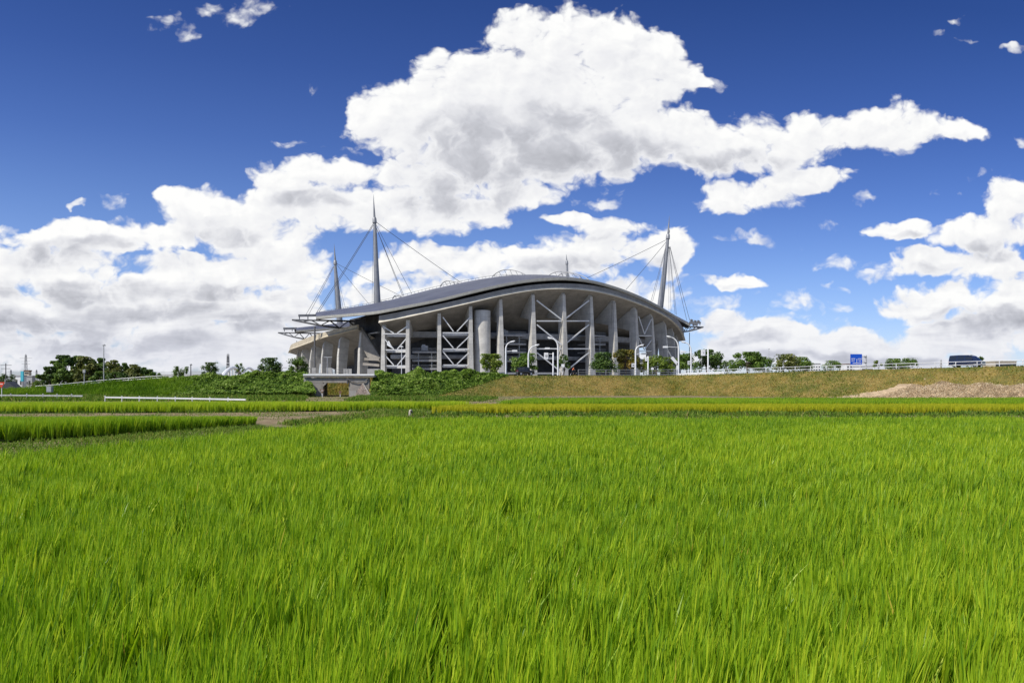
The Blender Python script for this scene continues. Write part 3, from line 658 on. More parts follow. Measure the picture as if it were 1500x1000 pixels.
def kudzu(s0, s1, cap0, cap1, n, label, lump, top_px=None):
    s = RNG.uniform(s0-(cap0 or 0), s1+(cap1 or 0), n); t = RNG.uniform(-0.12, 1.0, n)
    ok = np.ones(n, bool)
    if cap1: ok &= s < s1+cap1*np.clip(t, 0, 1)+0.15
    if cap0: ok &= s > s0-cap0*np.clip(t, 0, 1)-0.15
    s, t = s[ok], t[ok]
    P = bank_pts(s, np.clip(t, 0, 1)); w = 9.0
    n0 = np.interp(s, ES, NE[:, 0]); n1 = np.interp(s, ES, NE[:, 1])
    P[:, 0] += np.where(t < 0, n0*t*9, 0); P[:, 1] += np.where(t < 0, n1*t*9, 0)
    px = P[:, 0]/P[:, 1]*FPX+750
    m = vnoise(s*0.42, t*9*0.42, 51, 2); f = vnoise(s*1.5, t*9*1.5, 52, 2)
    L = lump(px, t)
    k_ = RNG.uniform(0, 1, len(s)) < np.clip(L*4, 0, 1); s, t, P, px, m, f, L, n0, n1 = (q[k_] for q in (s, t, P, px, m, f, L, n0, n1))
    N = len(s)
    off = L*(0.05+1.9*np.clip(m-0.15,0,1)**1.2+0.55*f)*(1-0.55*np.clip(-t/0.12, 0, 1))
    jit = RNG.normal(0, 0.10, N)-RNG.exponential(0.12, N)
    nz = 0.80; nh = 0.60
    P = P+np.stack([n0*nh, n1*nh, np.full(N, nz)], 1)*(off+jit)[:, None]
    nr = np.stack([n0*0.5, n1*0.5, np.full(N, 0.75)], 1)+RNG.normal(0, 0.42, (N, 3)); nr /= np.linalg.norm(nr, axis=1)[:, None]
    tint = np.clip(0.48+(m-0.5)*0.4+(f-0.5)*0.7+RNG.normal(0, 0.22, N), 0, 1)
    o = leaves('kudzu', P, nr, RNG.uniform(0.09, 0.21, N), tint, MAT['kudzu'], aspect=0.8)
    return tag(o, label, 'kudzu', kind='stuff')
lump_l = lambda px, t: np.clip((px-215)/120, 0.0, 1.0)*1.0
lump_r = lambda px, t: np.clip((700-px+(0.45-t)*110)/55, 0.0, 1.0)*1.05
kudzu(edge_s(150), S_TL, 0, 3.6, 84000, 'leafy kudzu smothering the road bank left of the underpass', lump_l)
kudzu(S_TR+0.5, edge_s(745), 0.4, 0, 78000, 'leafy kudzu smothering the road bank right of the underpass', lump_r)
def reeds():
    n = 46000; s, t, P = on_bank(n, edge_s(-150), edge_s(330), 0.0, 1.0)
    px = P[:, 0]/P[:, 1]*FPX+750; f = vnoise(s*0.9, t*6, 61); m = vnoise(s*0.18, t*1.5, 62)
    k_ = RNG.uniform(0, 1, n) < np.clip((330-px)/90, 0, 1)*(0.35+f); s, t, P, f, m = (q[k_] for q in (s, t, P, f, m)); N = len(s)
    h = RNG.uniform(0.5, 1.15, N)*(0.6+0.6*f)
    o = blades('tall_grass', P[:, :2], h, RNG.uniform(0.05, 0.11, N), RNG.normal(0, 0.20, (N, 2))+np.array([0.15, 0]), 2, np.clip(0.55+(m-0.5)*0.7+(f-0.5)*0.5+RNG.normal(0, 0.14, N), 0, 1), MAT['reeds'], z0=P[:, 2])
    return tag(o, 'tall green grass on the low left end of the road bank', 'tall grass', kind='stuff')
reeds()
# grass slope seen through the underpass
x = RNG.uniform(-42, -21, 9000); tt = RNG.uniform(0, 1, 9000)
o = blades('bank_grass', np.stack([x, 155.8+4.2*tt], 1), RNG.uniform(0.15, 0.5, 9000), RNG.uniform(0.05, 0.12, 9000), RNG.normal(0, 0.15, (9000, 2)), 2, np.clip(0.50+(vnoise(x*0.8, tt*4, 3)-0.5)*0.7+RNG.normal(0, 0.12, 9000), 0, 1), MAT['dry_grass'], z0=-0.1+4.1*tt)
tag(o, 'yellow-green grass on the slope seen through the underpass', 'grass', kind='stuff')
# heap of cut straw along the foot of the right bank
def straw():
    n = 62000; s, t, P = on_bank(n, edge_s(1255), ES[-1]-8, 0.30, 1.0)
    px = P[:, 0]/P[:, 1]*FPX+750
    prof = np.clip((px-1262)/80, 0, 1)*(0.75+0.5*(vnoise(s*0.35, s*0, 71)-0.3)); lim_t = 1-0.62*prof
    k_ = t > lim_t; s, t, P, px, prof, lt = (q[k_] for q in (s, t, P, px, prof, lim_t)); N = len(s)
    bulge = np.sin(np.clip((t-lt)/(1-lt+1e-6), 0, 1)*math.pi)**0.6*(0.35+0.75*vnoise(s*0.8, t*6, 72))*prof
    n0 = np.interp(s, ES, NE[:, 0]); n1 = np.interp(s, ES, NE[:, 1])
    P = P+np.stack([n0*0.5, n1*0.5, np.full(N, 0.8)], 1)*(bulge*RNG.uniform(0.5, 1, N)**0.3)[:, None]
    l = RNG.normal(0, 1, (N, 2)); l /= np.linalg.norm(l, axis=1)[:, None]
    o = blades('straw_heap', P[:, :2], RNG.uniform(0.03, 0.20, N), RNG.uniform(0.045, 0.10, N), l*RNG.uniform(0.15, 0.5, (N, 1)), 2, np.clip(0.5+(vnoise(s*1.2, t*8, 73)-0.5)*1.0+RNG.normal(0, 0.16, N), 0, 1), MAT['straw'], z0=P[:, 2], curve=0.2)
    S_ = np.linspace(edge_s(1255), ES[-1]-8, 120); T_ = np.linspace(0.30, 1.0, 26); mb = MB(); rws = []
    for q in S_:
        pq = edge_at(q)[0]; pr = float(np.clip((pq[0]/pq[1]*FPX+750-1262)/80, 0, 1)*(0.75+0.5*(vnoise([q*0.35], [0.0], 71)[0]-0.3))); l0 = 1-0.62*pr; nn = edge_at(q)[1]; row = []
        for t_ in T_:
            bl = math.sin(min(1, max(0, (t_-l0)/(1-l0+1e-6)))*math.pi)**0.6*(0.35+0.75*vnoise([q*0.8], [t_*6], 72)[0])*pr*0.62; b_ = bank_pts([q], [t_])[0]
            row.append((b_[0]+nn[0]*0.5*bl, b_[1]+nn[1]*0.5*bl, b_[2]+0.8*bl-0.02))
        rws.append(row)
    mb.strip(rws).build('core', pmat('straw_core', (0.40, 0.30, 0.19), 0.95, var=0.3, scale=1.5, spec=0.05), o, origin=(0, 0, 0), smooth=True)
    return tag(o, 'long pale heap of cut straw at the foot of the right bank', 'straw heap', kind='stuff')
straw()
# ================================================================ trees
def tree(label, x, ybase, ytop, hw, D, mat, n=1500, group=None, shape='round', z0=None, name='tree', leaf=None, ry=None):
    n = int(n*1.35)
    b = at(x, ybase, D); zt = CAMZ+(HOR-ytop)/FPX*D; zb = z0 if z0 is not None else b.z
    H = max(0.8, zt-zb); Rw = hw/FPX*D; root = empty(name, (b.x, b.y, zb), 0, label, 'shrub' if name == 'shrub' else 'tree', group)
    rs = np.random.default_rng(int(x*7+ytop*13+D))
    low = 0.16 if name == 'shrub' else 0.24
    if shape == 'low': low = 0.10
    # limbs
    nc = {'wood': 26, 'round': 22, 'spiky': 15, 'sparse': 10, 'cone': 14, 'low': 22}[shape]
    cs = []
    for i in range(nc):
        an = rs.uniform(0, 2*math.pi); f = rs.uniform(0, 1)
        zz = low+(1-low)*(0.10+0.86*(i+0.5)/nc)
        prof = math.sin(math.pi*min(1, (zz-low)/(1-low)*0.86+0.14))**0.6
        if shape == 'cone': prof = (1.12-zz)*0.95
        if shape == 'spiky': prof = 0.35+0.75*zz
        if shape in ('wood', 'round', 'low'): zz = min(1.0, max(0.08, zz+rs.normal(0, 0.10)))
        rr = Rw*prof*(0.35+0.55*math.sqrt(f))*(1.15 if shape in ('wood', 'round', 'low') else 1)
        cs.append((math.cos(an)*rr, math.sin(an)*rr*(ry or 1.0), zz*H))
    cs = np.array(cs); mb = MB(); tr = max(0.07, 0.020*H+0.012*Rw)
    if name == 'shrub':
        for i in range(4):
            c = cs[i*2 % nc]; mb.tube([(0.1*i-0.15, 0, -0.1), (c[0]*0.4, c[1]*0.4, c[2]*0.6), tuple(c)], [tr*0.7, tr*0.5, 0.02], 5)
    else:
        mb.tube([(0, 0, -0.3), (0.03*H*rs.normal(), 0.02*H, low*H), (0.02*H*rs.normal(), 0, 0.55*H), (0.03*H*rs.normal(), 0, 0.86*H)], [tr*1.35, tr, tr*0.6, 0.02], 7)
        for c in cs[::2]:
            mb.tube([(0, 0, min(c[2]*0.55, 0.5*H)), (c[0]*0.5, c[1]*0.5, c[2]*0.78), tuple(c)], [tr*0.5, tr*0.32, 0.015], 5)
    mb.build('trunk', MAT['bark'], root, origin=(0, 0, 0), smooth=True)
    k_ = rs.integers(0, nc, n); cr = Rw*{'wood': 0.36, 'round': 0.44, 'spiky': 0.28, 'sparse': 0.28, 'cone': 0.40, 'low': 0.44}[shape]*rs.uniform(0.5, 1.3, nc)
    d = rs.normal(size=(n, 3)); d /= np.linalg.norm(d, axis=1)[:, None]
    rad = rs.uniform(0, 1, n)**0.45
    if shape == 'spiky': st = np.array([1.0, 1.0, 1.7])
    elif shape == 'low': st = np.array([1.15, 1.1, 0.8])
    else: st = np.array([1.0, 1.0, 0.92])
    C = cs[k_]+d*(rad*cr[k_])[:, None]*st*np.array([1, 1, min(1.0, H/(2.2*Rw)+0.35)])
    C[:, 2] = np.clip(C[:, 2], 0.05*H, H*1.02)
    nr = d*0.6+np.array([0, 0, 0.55])+rs.normal(0, 0.45, (n, 3)); nr /= np.linalg.norm(nr, axis=1)[:, None]
    ls = leaf or max(0.11, 0.050*(Rw+H*0.5))
    tint = np.clip(0.5+rs.normal(0, 0.13, nc)[k_]+rs.normal(0, 0.17, n), 0, 1)
    leaves('crown', C, nr, ls*rs.uniform(0.55, 1.25, n), tint, mat, root)
    return root
TR = [
 ('light green small round tree in front of the round stair tower', 719, 546.5, 519.5, 15.5, 160, 'light', 2300, 'round'),
 ('green tree behind the black car, between two white street lamps', 768, 546, 518.5, 17, 166, 'mid', 2200, 'low'),
 ('slim small tree beside the tallest curved lamp in front of the wide braced bay', 825.5, 548, 519.5, 8.5, 156, 'mid', 1100, 'round'),
 ('wide dark green tree in front of the bay with grey balconies', 887, 546.5, 517.5, 18, 170, 'dark', 2200, 'low'),
 ('tree turning rust brown at its top beside the wide dark tree', 917, 546.5, 513, 17, 172, 'rust', 2200, 'round'),
 ('green and brown tree behind the lamp with the small white panel', 943, 547, 524, 13, 173, 'olive', 1500, 'round'),
 ('yellow-green bushy tree with the lowest crown by the dark fence', 962, 548, 521, 15, 170, 'light', 2000, 'low'),
 ('yellow-green low tree behind the white barrier gate arm', 981, 548, 524, 13, 171, 'light', 1600, 'low'),
 ('dark green tree between the two tall white lamps at the corner', 1006, 547, 519, 15, 180, 'mid', 1800, 'round'),
 ('tall dark green tree behind the white box sign on its mast', 1036, 546, 513.5, 19, 184, 'dark', 2300, 'round'),
 ('low green tree just right of the tall dark tree by the rail', 1064, 546, 527.5, 12, 200, 'mid', 1100, 'low'),
 ('broad dense green tree, the widest behind the white rail', 1095, 545, 516.5, 21, 205, 'mid', 2600, 'low'),
 ('smaller green tree joined to the right of the broad dense one', 1119, 545, 523.5, 14, 208, 'mid', 1400, 'low'),
 ('olive brown tree left of the white flats', 1149, 545, 519.5, 17, 200, 'olive', 1900, 'low'),
 ('round green tree next to the white flats behind the rail', 1172, 544, 523.5, 16, 202, 'mid', 1700, 'low'),
 ('small domed tree standing alone between the flats and the blue sign', 1217, 544, 528.5, 11.5, 210, 'mid', 1100, 'low'),
 ('pale small tree right of the blue sign post', 1286, 543, 528, 8, 220, 'light', 700, 'sparse'),
 ('dark green tree, left one of the pair right of the blue sign', 1312, 542, 525.5, 14, 215, 'mid', 1500, 'low'),
 ('dark green tree, right one of the pair right of the blue sign', 1331, 542, 525, 12, 217, 'mid', 1300, 'low'),
 ('green tree behind the windscreen of the dark blue van', 1427, 541, 520.5, 13, 170, 'mid', 900, 'sparse'),
]
for lb, x, yb, yt, hw, D, mt, n, sh in TR: tree(lb, x, yb, yt, hw, D, TREE[mt], n, 'trees along the road and behind the right rail', sh)
for lb, x, yb, yt, hw, D, mt, n, sh in [
 ('spreading tree with upswept branches, leftmost of the row on the leafy bank', 263, 556, 537.5, 12, 158, 'mid', 900, 'spiky'),
 ('dark dense small tree, left of the white bridge arches', 307, 555, 531.5, 11.5, 158, 'dark', 1300, 'round'),
 ('thin half bare tree standing between the two white bridge arches', 350, 554, 532, 9, 158, 'mid', 420, 'sparse'),
 ('round dark tree right of the white bridge arches', 395, 554, 525, 14, 158, 'dark', 1700, 'round'),
 ('round tree on the leafy bank at the left end of the building', 437, 553, 523.5, 12, 157, 'mid', 1500, 'round'),
]: tree(lb, x, yb, yt, hw, D, TREE[mt], n, 'young trees in a row on the leafy bank', sh)
WOOD = [(73, 565, 538, 9, 172, 'dark'), (84, 565, 530, 12, 180, 'mid'), (97, 565, 522, 15, 185, 'dark'), (113, 565, 523, 15, 188, 'mid'), (127, 565, 524, 13, 184, 'olive'),
        (139, 565, 528, 13, 190, 'dark'), (152, 565, 526, 13, 188, 'mid'), (166, 565, 529, 13, 182, 'olive'), (180, 564, 533, 12, 186, 'mid'), (192, 563, 535, 12, 184, 'olive'),
        (204, 562, 539, 11, 186, 'mid'), (216, 561, 542, 11, 184, 'dark'), (228, 560, 546, 10, 184, 'mid'), (62, 566, 547, 9, 178, 'mid'), (92, 566, 540, 11, 172, 'mid'), (118, 566, 542, 12, 172, 'olive'),
        (146, 565, 545, 12, 170, 'mid'), (172, 563, 546, 12, 170, 'dark'), (198, 562, 548, 11, 171, 'olive')]
WL = ['low dark tree at the left foot of the wood', 'green tree on the left shoulder of the wood', 'tallest dark tree of the wood, left of its middle', 'broad green tree in the middle of the wood', 'olive tree left of the tall thin lamp pole in the wood',
      'dark tree just left of the thin lamp pole, crown behind it', 'green tree behind the top of the thin lamp pole', 'olive crown just right of the thin lamp pole', 'green crown right of the thin pole, third along the falling skyline', 'olive crown on the falling right skyline of the wood',
      'small green crown low on the right skyline of the wood', 'dark small crown near the right end of the wood', 'last low green crown at the right end of the wood', 'small shrubby tree left of the wood by the grey building', 'light green tree in the front of the wood at its left',
      'olive front tree under the broad green crown of the wood', 'front tree at the foot of the thin lamp pole', 'dark front tree right of the thin lamp pole', 'olive front tree low at the right of the wood']
for (x, yb, yt, hw, D, mt), lb in zip(WOOD, WL): tree(lb, x, yb, yt, hw, D, TREE[mt], 3000, 'trees of the wood on the left', 'wood', z0=0.0)
for x, yt, hw, D, mt, lb in [(6, 547.5, 12, 240, 'dark', 'dark tree at the left edge of the view under the grey pole'), (17, 549, 6, 250, 'dark', 'dark bushy tree left of the low white building'), (54, 557.5, 9, 190, 'olive', 'olive scrub tree below and right of the grey shed')]:
    tree(lb, x, 566, yt, hw, D, TREE[mt], 800, 'trees at the far left', 'low', z0=0.0)
# ================================================================ the stadium
ST = empty('stadium', (8, 300, 3.93), 0, 'huge concrete stadium with a curved grey roof, tall concrete fins and four cable masts', 'stadium')
SO = Vector(ST.location)
def part(name, mb, mat, parent=None, smooth=False, label=None):
    o = mb.build(name, MAT[mat], parent or ST, origin=SO, smooth=smooth)
    if label: o['label'] = label
    return o
def zat(y, D): return CAMZ+(HOR-y)/FPX*D
def ctrl(rows):
    """(x, ytop, ybottom, D) in the photo -> (X, Y, ztop, zbottom)"""
    return [((x-750)/FPX*D, D, zat(a, D), zat(b, D)) for x, a, b, D in rows]
class Rim:
    def __init__(s, rows, n):
        s.P = np.array(spline(ctrl(rows), n)); t = np.gradient(s.P[:, :2], axis=0); s.T = t/np.linalg.norm(t, axis=1)[:, None]
        s.N = np.stack([s.T[:, 1], -s.T[:, 0]], 1); s.px = s.P[:, 0]/s.P[:, 1]*FPX+750
    def i_at(s, x): return int(np.argmin(np.abs(s.px-x)))
    def pt(s, i, out, z): return (s.P[i, 0]+s.N[i, 0]*out, s.P[i, 1]+s.N[i, 1]*out, z)
MAIN = Rim([(555,462.5,473,255.5),(600,454,464,255),(640,446,455.2,256),(690,435,443.8,258),(735,424.5,433.5,261),(783,417,425.5,265),(827,415,423.5,269),(868,418,427,275),
            (905,426,435.5,281),(937,436.5,446.5,287),(962,447.5,457.5,295),(980,457,468,304),(992,467.5,479,315),(999,478,490,329),(1002,486,499,346)], 140)
ENDS = Rim([(424,510,517,348),(427,504.5,512.5,336),(438,499.5,508.5,317),(457,492,501.5,300),(476.5,486,494.5,290),(500,480.5,488.5,281.5),(523.5,475.5,482.5,274)], 70)
def soffit_z(rim, i, r, zi):
    """height of the raked underside r metres inside the rim"""
    f = min(1.0, r/20.0); zb = rim.P[i, 3]
    return zb+(zi-zb)*(f**1.15)
def zin_main(px): return float(np.interp(px, [555, 600, 640, 700, 800, 880, 960, 1003], [16.0, 17.5, 19.5, 21.5, 22.5, 22.0, 20.5, 19.0]))
def zin_end(px): return float(np.interp(px, [424, 523], [9.0, 13.5]))
def rim_parts(rim, zin, fm='fascia', lm='ledge'):
    n = len(rim.P)
    mb = MB(); mb.solid([[rim.pt(i, 0.0, rim.P[i, 3]+0.75), rim.pt(i, 0.0, rim.P[i, 2]), rim.pt(i, -0.7, rim.P[i, 2]), rim.pt(i, -0.7, rim.P[i, 3]+0.75)] for i in range(n)])
    part('fascia', mb, fm)
    mb = MB(); mb.solid([[rim.pt(i, 0.70, rim.P[i, 3]), rim.pt(i, 0.70, rim.P[i, 3]+0.10), rim.pt(i, 0.0, rim.P[i, 3]+0.747), rim.pt(i, -0.7, rim.P[i, 3]+0.747), rim.pt(i, -0.7, rim.P[i, 3])] for i in range(n)])
    part('ledge', mb, lm, label='concrete ledge along the foot of the rim, coloured pale as a sunlit strip')
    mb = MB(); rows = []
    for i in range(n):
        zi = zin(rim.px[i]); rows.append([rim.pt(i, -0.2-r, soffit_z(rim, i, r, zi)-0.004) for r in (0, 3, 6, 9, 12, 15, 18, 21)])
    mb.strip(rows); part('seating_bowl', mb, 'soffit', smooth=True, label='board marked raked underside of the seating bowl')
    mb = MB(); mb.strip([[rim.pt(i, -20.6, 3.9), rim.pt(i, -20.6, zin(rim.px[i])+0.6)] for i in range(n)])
    part('inner_backing', mb, 'interior')
rim_parts(MAIN, zin_main); rim_parts(ENDS, zin_end, 'fascia_tan', 'fascia_tan')
# fins
def fin(rim, x, ytop, wt, wb, zin, depth_top=14.0, depth_bot=3.2, set_back=0.9, kink=0.55):
    i = rim.i_at(x); D = rim.P[i, 1]; zi = zin(rim.px[i]); zb = soffit_z(rim, i, set_back, zi)
    zt = min(zat(ytop, D), zb+0.15)
    prof = [(-set_back+0.5, 3.9), (-set_back+0.3, 3.9+(zt-3.9)*kink), (-set_back-0.5, zt)]
    for r in np.linspace(2.2, depth_top, 5): prof.append((-r, soffit_z(rim, i, r, zi)+0.1))
    zs_ = soffit_z(rim, i, depth_top, zi); prof += [(-(depth_bot+1.2), min(zs_-0.6, 3.9+(zt-3.9)*0.72)), (-depth_bot, 3.9)]
    T = rim.T[i]; sides = []
    for sg in (-1, 1):
        row = []
        for r, z in prof:
            f = (z-3.9)/(zt-3.9); w = wb+(wt-wb)*min(1, max(0, f)/0.75)
            p = rim.pt(i, r, z); row.append((p[0]+T[0]*sg*w/2, p[1]+T[1]*sg*w/2, p[2]))
        sides.append(row)
    mb = MB(); m = len(prof)
    mb.add(sides[0]+sides[1], [tuple(range(m)), tuple(range(2*m-1, m-1, -1))]+[(j, (j+1) % m, m+(j+1) % m, m+j) for j in range(m)])
    part('fin', mb, 'concrete')
    return rim.pt(i, -set_back-0.6, 0)
FIN = {}
for x, yt, wt, wb in [(559.5,478,1.15,1.55),(599,468,1.15,1.45),(645,458.5,1.15,1.4),(690,448.5,1.1,1.9),(735,437.5,1.1,2.4),(783.5,431.5,1.15,2.5),(828.5,431,1.15,2.6),(869,434.5,1.15,2.6),
                      (905,443.5,1.15,2.3),(936,454.5,1.15,2.2),(961,466,1.15,2.1),(979.5,476.5,1.15,2.0),(991.5,488,1.15,1.9),(999,500,1.15,1.9)]:
    FIN[int(x)] = fin(MAIN, x, yt, wt, wb, zin_main)
for x, yt, wt, wb in [(523,487,1.05,1.7),(492,497.5,1.0,1.6),(469.5,504,1.0,1.5),(451.5,509.5,1.0,1.5),(438.5,514,1.0,1.5),(430.5,520,1.0,1.5)]:
    fin(ENDS, x-0.5, yt, wt, wb, zin_end, 5.5, 3.7, 0.9, 0.6)
# white braces between the fins
def bz(x, y, back=1.2):
    i = MAIN.i_at(x); D = MAIN.P[i, 1]; return Vector((*MAIN.pt(i, -back, 0)[:2], zat(y, D)))
def brace(p, q, w=0.42, h=None): part('brace', MB().bar(p, q, w*0.8, (h or w)*0.8), 'white_brace')
for xa, xb, lev in ((561.5, 597, [(488.5, 478, 487.5), (512.0, 494, 511), (535.5, 517, 534.5)]), (647.5, 688, [(487.0, 464, 485), (510.8, 491, 509.5), (534.3, 514.5, 533)])):
    xm = (xa+xb)/2
    for yh, y0, y1 in lev:
        brace(bz(xa, yh), bz(xb, yh), 0.50, 0.42)
        brace(bz(xa, y0), bz(xm-1, y1)); brace(bz(xb, y0-1), bz(xm+1, y1))
        brace(bz(xa, yh+1.9, 4.0), bz(xb, yh+1.9, 4.0), 0.6, 0.9)
for xa, xb, sg in ((786, 826, 1), (831, 866.5, -1)):
    for yh in (469.7, 510.5): brace(bz(xa, yh), bz(xb, yh), 0.55, 0.50)
    for y0, y1 in ((439.5, 467.5), (475, 504.5), (516, 545)):
        a, b = (xa, xb) if sg == 1 else (xb, xa)
        brace(bz(a, y0), bz(b, y1), 0.50)
for y0, y1, yh in ((463, 489, 491.5), (494, 512, 514)):
    brace(bz(938, y0), bz(947, y1), 0.35); brace(bz(958, y0+4), bz(948.5, y1), 0.35); brace(bz(938, yh), bz(959, yh), 0.4)
# decks and balconies inside
def ribbon(rim, x0, x1, out0, out1, z0, z1, name, mat, label=None):
    a, b = sorted((rim.i_at(x0), rim.i_at(x1)))
    mb = MB(); mb.solid([[rim.pt(i, out0, z0), rim.pt(i, out1, z0), rim.pt(i, out1, z1), rim.pt(i, out0, z1)] for i in range(a, b+1)]); part(name, mb, mat, label=label)
ribbon(MAIN, 558, 990, -12.5, -20.3, 18.9, 19.4, 'deck', 'deck'); ribbon(MAIN, 558, 990, -12.3, -12.6, 19.42, 20.9, 'parapet', 'deck', 'grey parapet of the upper concourse')
ribbon(MAIN, 558, 990, -12.5, -20.3, 11.3, 11.8, 'deck', 'deck'); ribbon(MAIN, 558, 990, -12.3, -12.6, 11.82, 12.6, 'parapet', 'deck')
ribbon(MAIN, 558, 990, -14.0, -14.6, 3.95, 5.0, 'parapet', 'deck')
def balcony(x0, x1, levels):
    a, b = MAIN.i_at(x0), MAIN.i_at(x1)
    for y in levels:
        D = MAIN.P[a, 1]+6; z = zat(y, D)
        ribbon(MAIN, x0, x1, -5.2, -12.0, z-0.42, z, 'balcony', 'deck', 'grey balcony landing with a barred railing')
        mb = MB()
        for zz in (1.15, 0.15): mb.tube([MAIN.pt(i, -5.3, z+zz) for i in range(a, b+1)], 0.06, 4)
        for f in np.linspace(a, b, max(2, (b-a)*3)):
            i = int(f); p = Vector(MAIN.pt(i, -5.3, z)); q = Vector(MAIN.pt(min(i+1, len(MAIN.P)-1), -5.3, z)); p = p.lerp(q, f-i)
            mb.bar(p, p+Vector((0, 0, 1.15)), 0.045)
        part('railing', mb, 'rail_gray')
    zt = zat(levels[0], MAIN.P[a, 1]+6)
    for f in (0.30, 0.78):
        i = int(a+(b-a)*f); part('post', MB().bar(MAIN.pt(i, -5.8, 3.95), MAIN.pt(i, -5.8, zt-0.45), 0.28), 'rail_gray')
balcony(603, 642, [515.0, 527.5, 539.5]); balcony(741, 778, [490.5, 503.0, 515.0, 528.0]); balcony(874, 902, [491, 503.5, 515.5, 528.5])
for x, y in ((624, 510), (751, 488)):        # plant boxes on the landings
    i = MAIN.i_at(x); D = MAIN.P[i, 1]+8; p = Vector(MAIN.pt(i, -7.5, zat(y+3.5, D)))
    part('plant_box', MB().box(p+Vector((-1.1, -1, 0)), p+Vector((1.1, 1, 1.7))).box(p+Vector((-0.9, -0.8, 1.7)), p+Vector((0.2, 0.8, 2.1))), 'rail_gray')
# round stair tower
i = MAIN.i_at(709.5); c = MAIN.pt(i, -4.2, 0); zt = min(zat(454.5, MAIN.P[i, 1]+3), soffit_z(MAIN, i, 2.5, zin_main(709))-0.2)
mb = MB(); mb.tube([(c[0], c[1], 3.9), (c[0], c[1], zt-0.3), (c[0], c[1], zt)], [2.9, 2.9, 2.75], 40)
part('stair_tower', mb, 'concrete', smooth=True, label='plain round concrete stair tower between two fins')
# dark recess and raking slab between the two stands
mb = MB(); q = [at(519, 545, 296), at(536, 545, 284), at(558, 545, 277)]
mb.strip([[(p.x, p.y, 3.9), (p.x, p.y, 27.5)] for p in q]); part('inner_backing', mb, 'interior')
poly = [(525, 479), (530, 479), (557, 523), (557, 531), (538, 523), (527, 502)]; dd = [276, 276, 270, 270, 273, 275]
f_ = [at(x, y, D) for (x, y), D in zip(poly, dd)]; part('end_wall', MB().solid([[tuple(p) for p in f_], [(p.x+0.3, p.y+1.2, p.z) for p in f_]]), 'soffit')  # darker soffit concrete puts this wall's shade into its colour
a, b = at(530, 490.5, 280), at(555, 486.5, 272); part('deck', MB().bar(a, b, 1.0, 0.35), 'deck')
a, b = at(532, 533, 270), at(556, 535, 262)
part('parapet', MB().bar(a, b, 0.4, 0.9), 'soffit'); a, b = at(532, 525.5, 276), at(556, 526.5, 268); part('parapet', MB().bar(a, b, 0.4, 0.9), 'soffit')
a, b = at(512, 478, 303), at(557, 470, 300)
mb = MB(); mb.strip([[(a.x, a.y, 23.5), (a.x, a.y, 28.2)], [(b.x, b.y, 22.5), (b.x, b.y, 31.0)]]); part('inner_backing', mb, 'interior')  # dark panel added to paint the shade under the left roof end
# ------------------------------------------------ roof
P1, P2, P3, P4 = Vector((-55.7, 302, 0)), Vector((71.3, 341, 0)), Vector((-96.8, 410, 0)), Vector((32, 442, 0))
AX = (P2-P1).normalized(); BXv = Vector((-AX.y, AX.x, 0))
def near_depth(x): return float(np.interp(x, MAIN.px, MAIN.P[:, 1]))-1.25
NEAR = [at(463,463.5,279), at(490,461.3,270), at(523,458.6,260)]+[at(x, y, near_depth(max(x, 556))) for x, y in [(553,455.5),(600,446.5),(640,438.5),(690,426.3),(735,416),(771,410),(800,407.3),(830,406.5),(868,410.8),
      (905,421),(937,433.5),(962,446),(985,459.5),(1000,469)]]+[at(1010,474.5,333)]
RIDGE = [(-22.4, 29.7), (0, 34.3), (25.9, 41.6), (49.3, 46.9), (63, 47.6), (80, 45.8), (105, 40.5), (132, 33.0), (141, 29.5)]
nS = 110
NP = np.array(spline([tuple(p) for p in NEAR], nS))
RP = np.array(spline([tuple(P1+AX*t+Vector((0, 0, z))) for t, z in RIDGE], nS))
def roof(NPx, RPx, edge, name_lab):
    mb = MB(); rows = []
    for n_, r_ in zip(NPx, RPx):
        rows.append([tuple(n_*(1-f)+r_*f+np.array([0, 0, 1.1*math.sin(f*math.pi)])) for f in np.linspace(0, 1, 9)])
    mb.strip(rows); o = part('roof', mb, 'roof', smooth=True, label=name_lab)
    mb = MB(); rows = []
    for n_, r_ in zip(NPx, RPx):
        d = (r_-n_); d[2] = 0; d /= np.linalg.norm(d)+1e-9
        rows.append([tuple(n_+np.array([0, 0, 0.05])), tuple(n_-d*0.12+np.array([0, 0, 0.02])), tuple(n_-d*0.12+np.array([0, 0, -edge])), tuple(n_+d*1.0+np.array([0, 0, -edge-0.1]))])
    mb.solid(rows); part('roof_edge', mb, 'roof_edge', o)
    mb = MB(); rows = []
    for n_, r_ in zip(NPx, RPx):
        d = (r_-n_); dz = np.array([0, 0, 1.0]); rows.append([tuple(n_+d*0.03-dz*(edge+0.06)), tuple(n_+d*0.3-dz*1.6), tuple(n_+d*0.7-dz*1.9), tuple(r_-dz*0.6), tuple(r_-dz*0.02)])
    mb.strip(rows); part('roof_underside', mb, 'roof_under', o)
    return o
roof1 = roof(NP, RP, 0.85, 'near leaf shaped roof, blue grey, over the long side of the stadium')
mb = MB(); mb.tube([tuple(p+np.array([0, 0, 0.12])) for p in RP[:58]], 0.22, 5); part('ridge_highlight', mb, 'white', roof1)  # white tube paints the sunlit highlight along the ridge
mb = MB(); mb.tube([Vector(p)+Vector((0.2, -0.7, 0.8)) for p in RP[2:108]], 0.06, 4)
for i in range(2, 108, 1): p = Vector(RP[i])+Vector((0.2, -0.7, 0)); mb.bar(p, p+Vector((0, 0, 0.8)), 0.10)
part('ridge_railing', mb, 'steel', roof1)
N2 = np.array(spline([tuple(at(*e)) for e in [(434,484,393),(470,481.5,396),(510,478.5,401),(553,473,406)]]+[tuple(P3+AX*t+Vector((0, -12, z))) for t, z in ((70, 38), (110, 36), (150, 28))], 60))
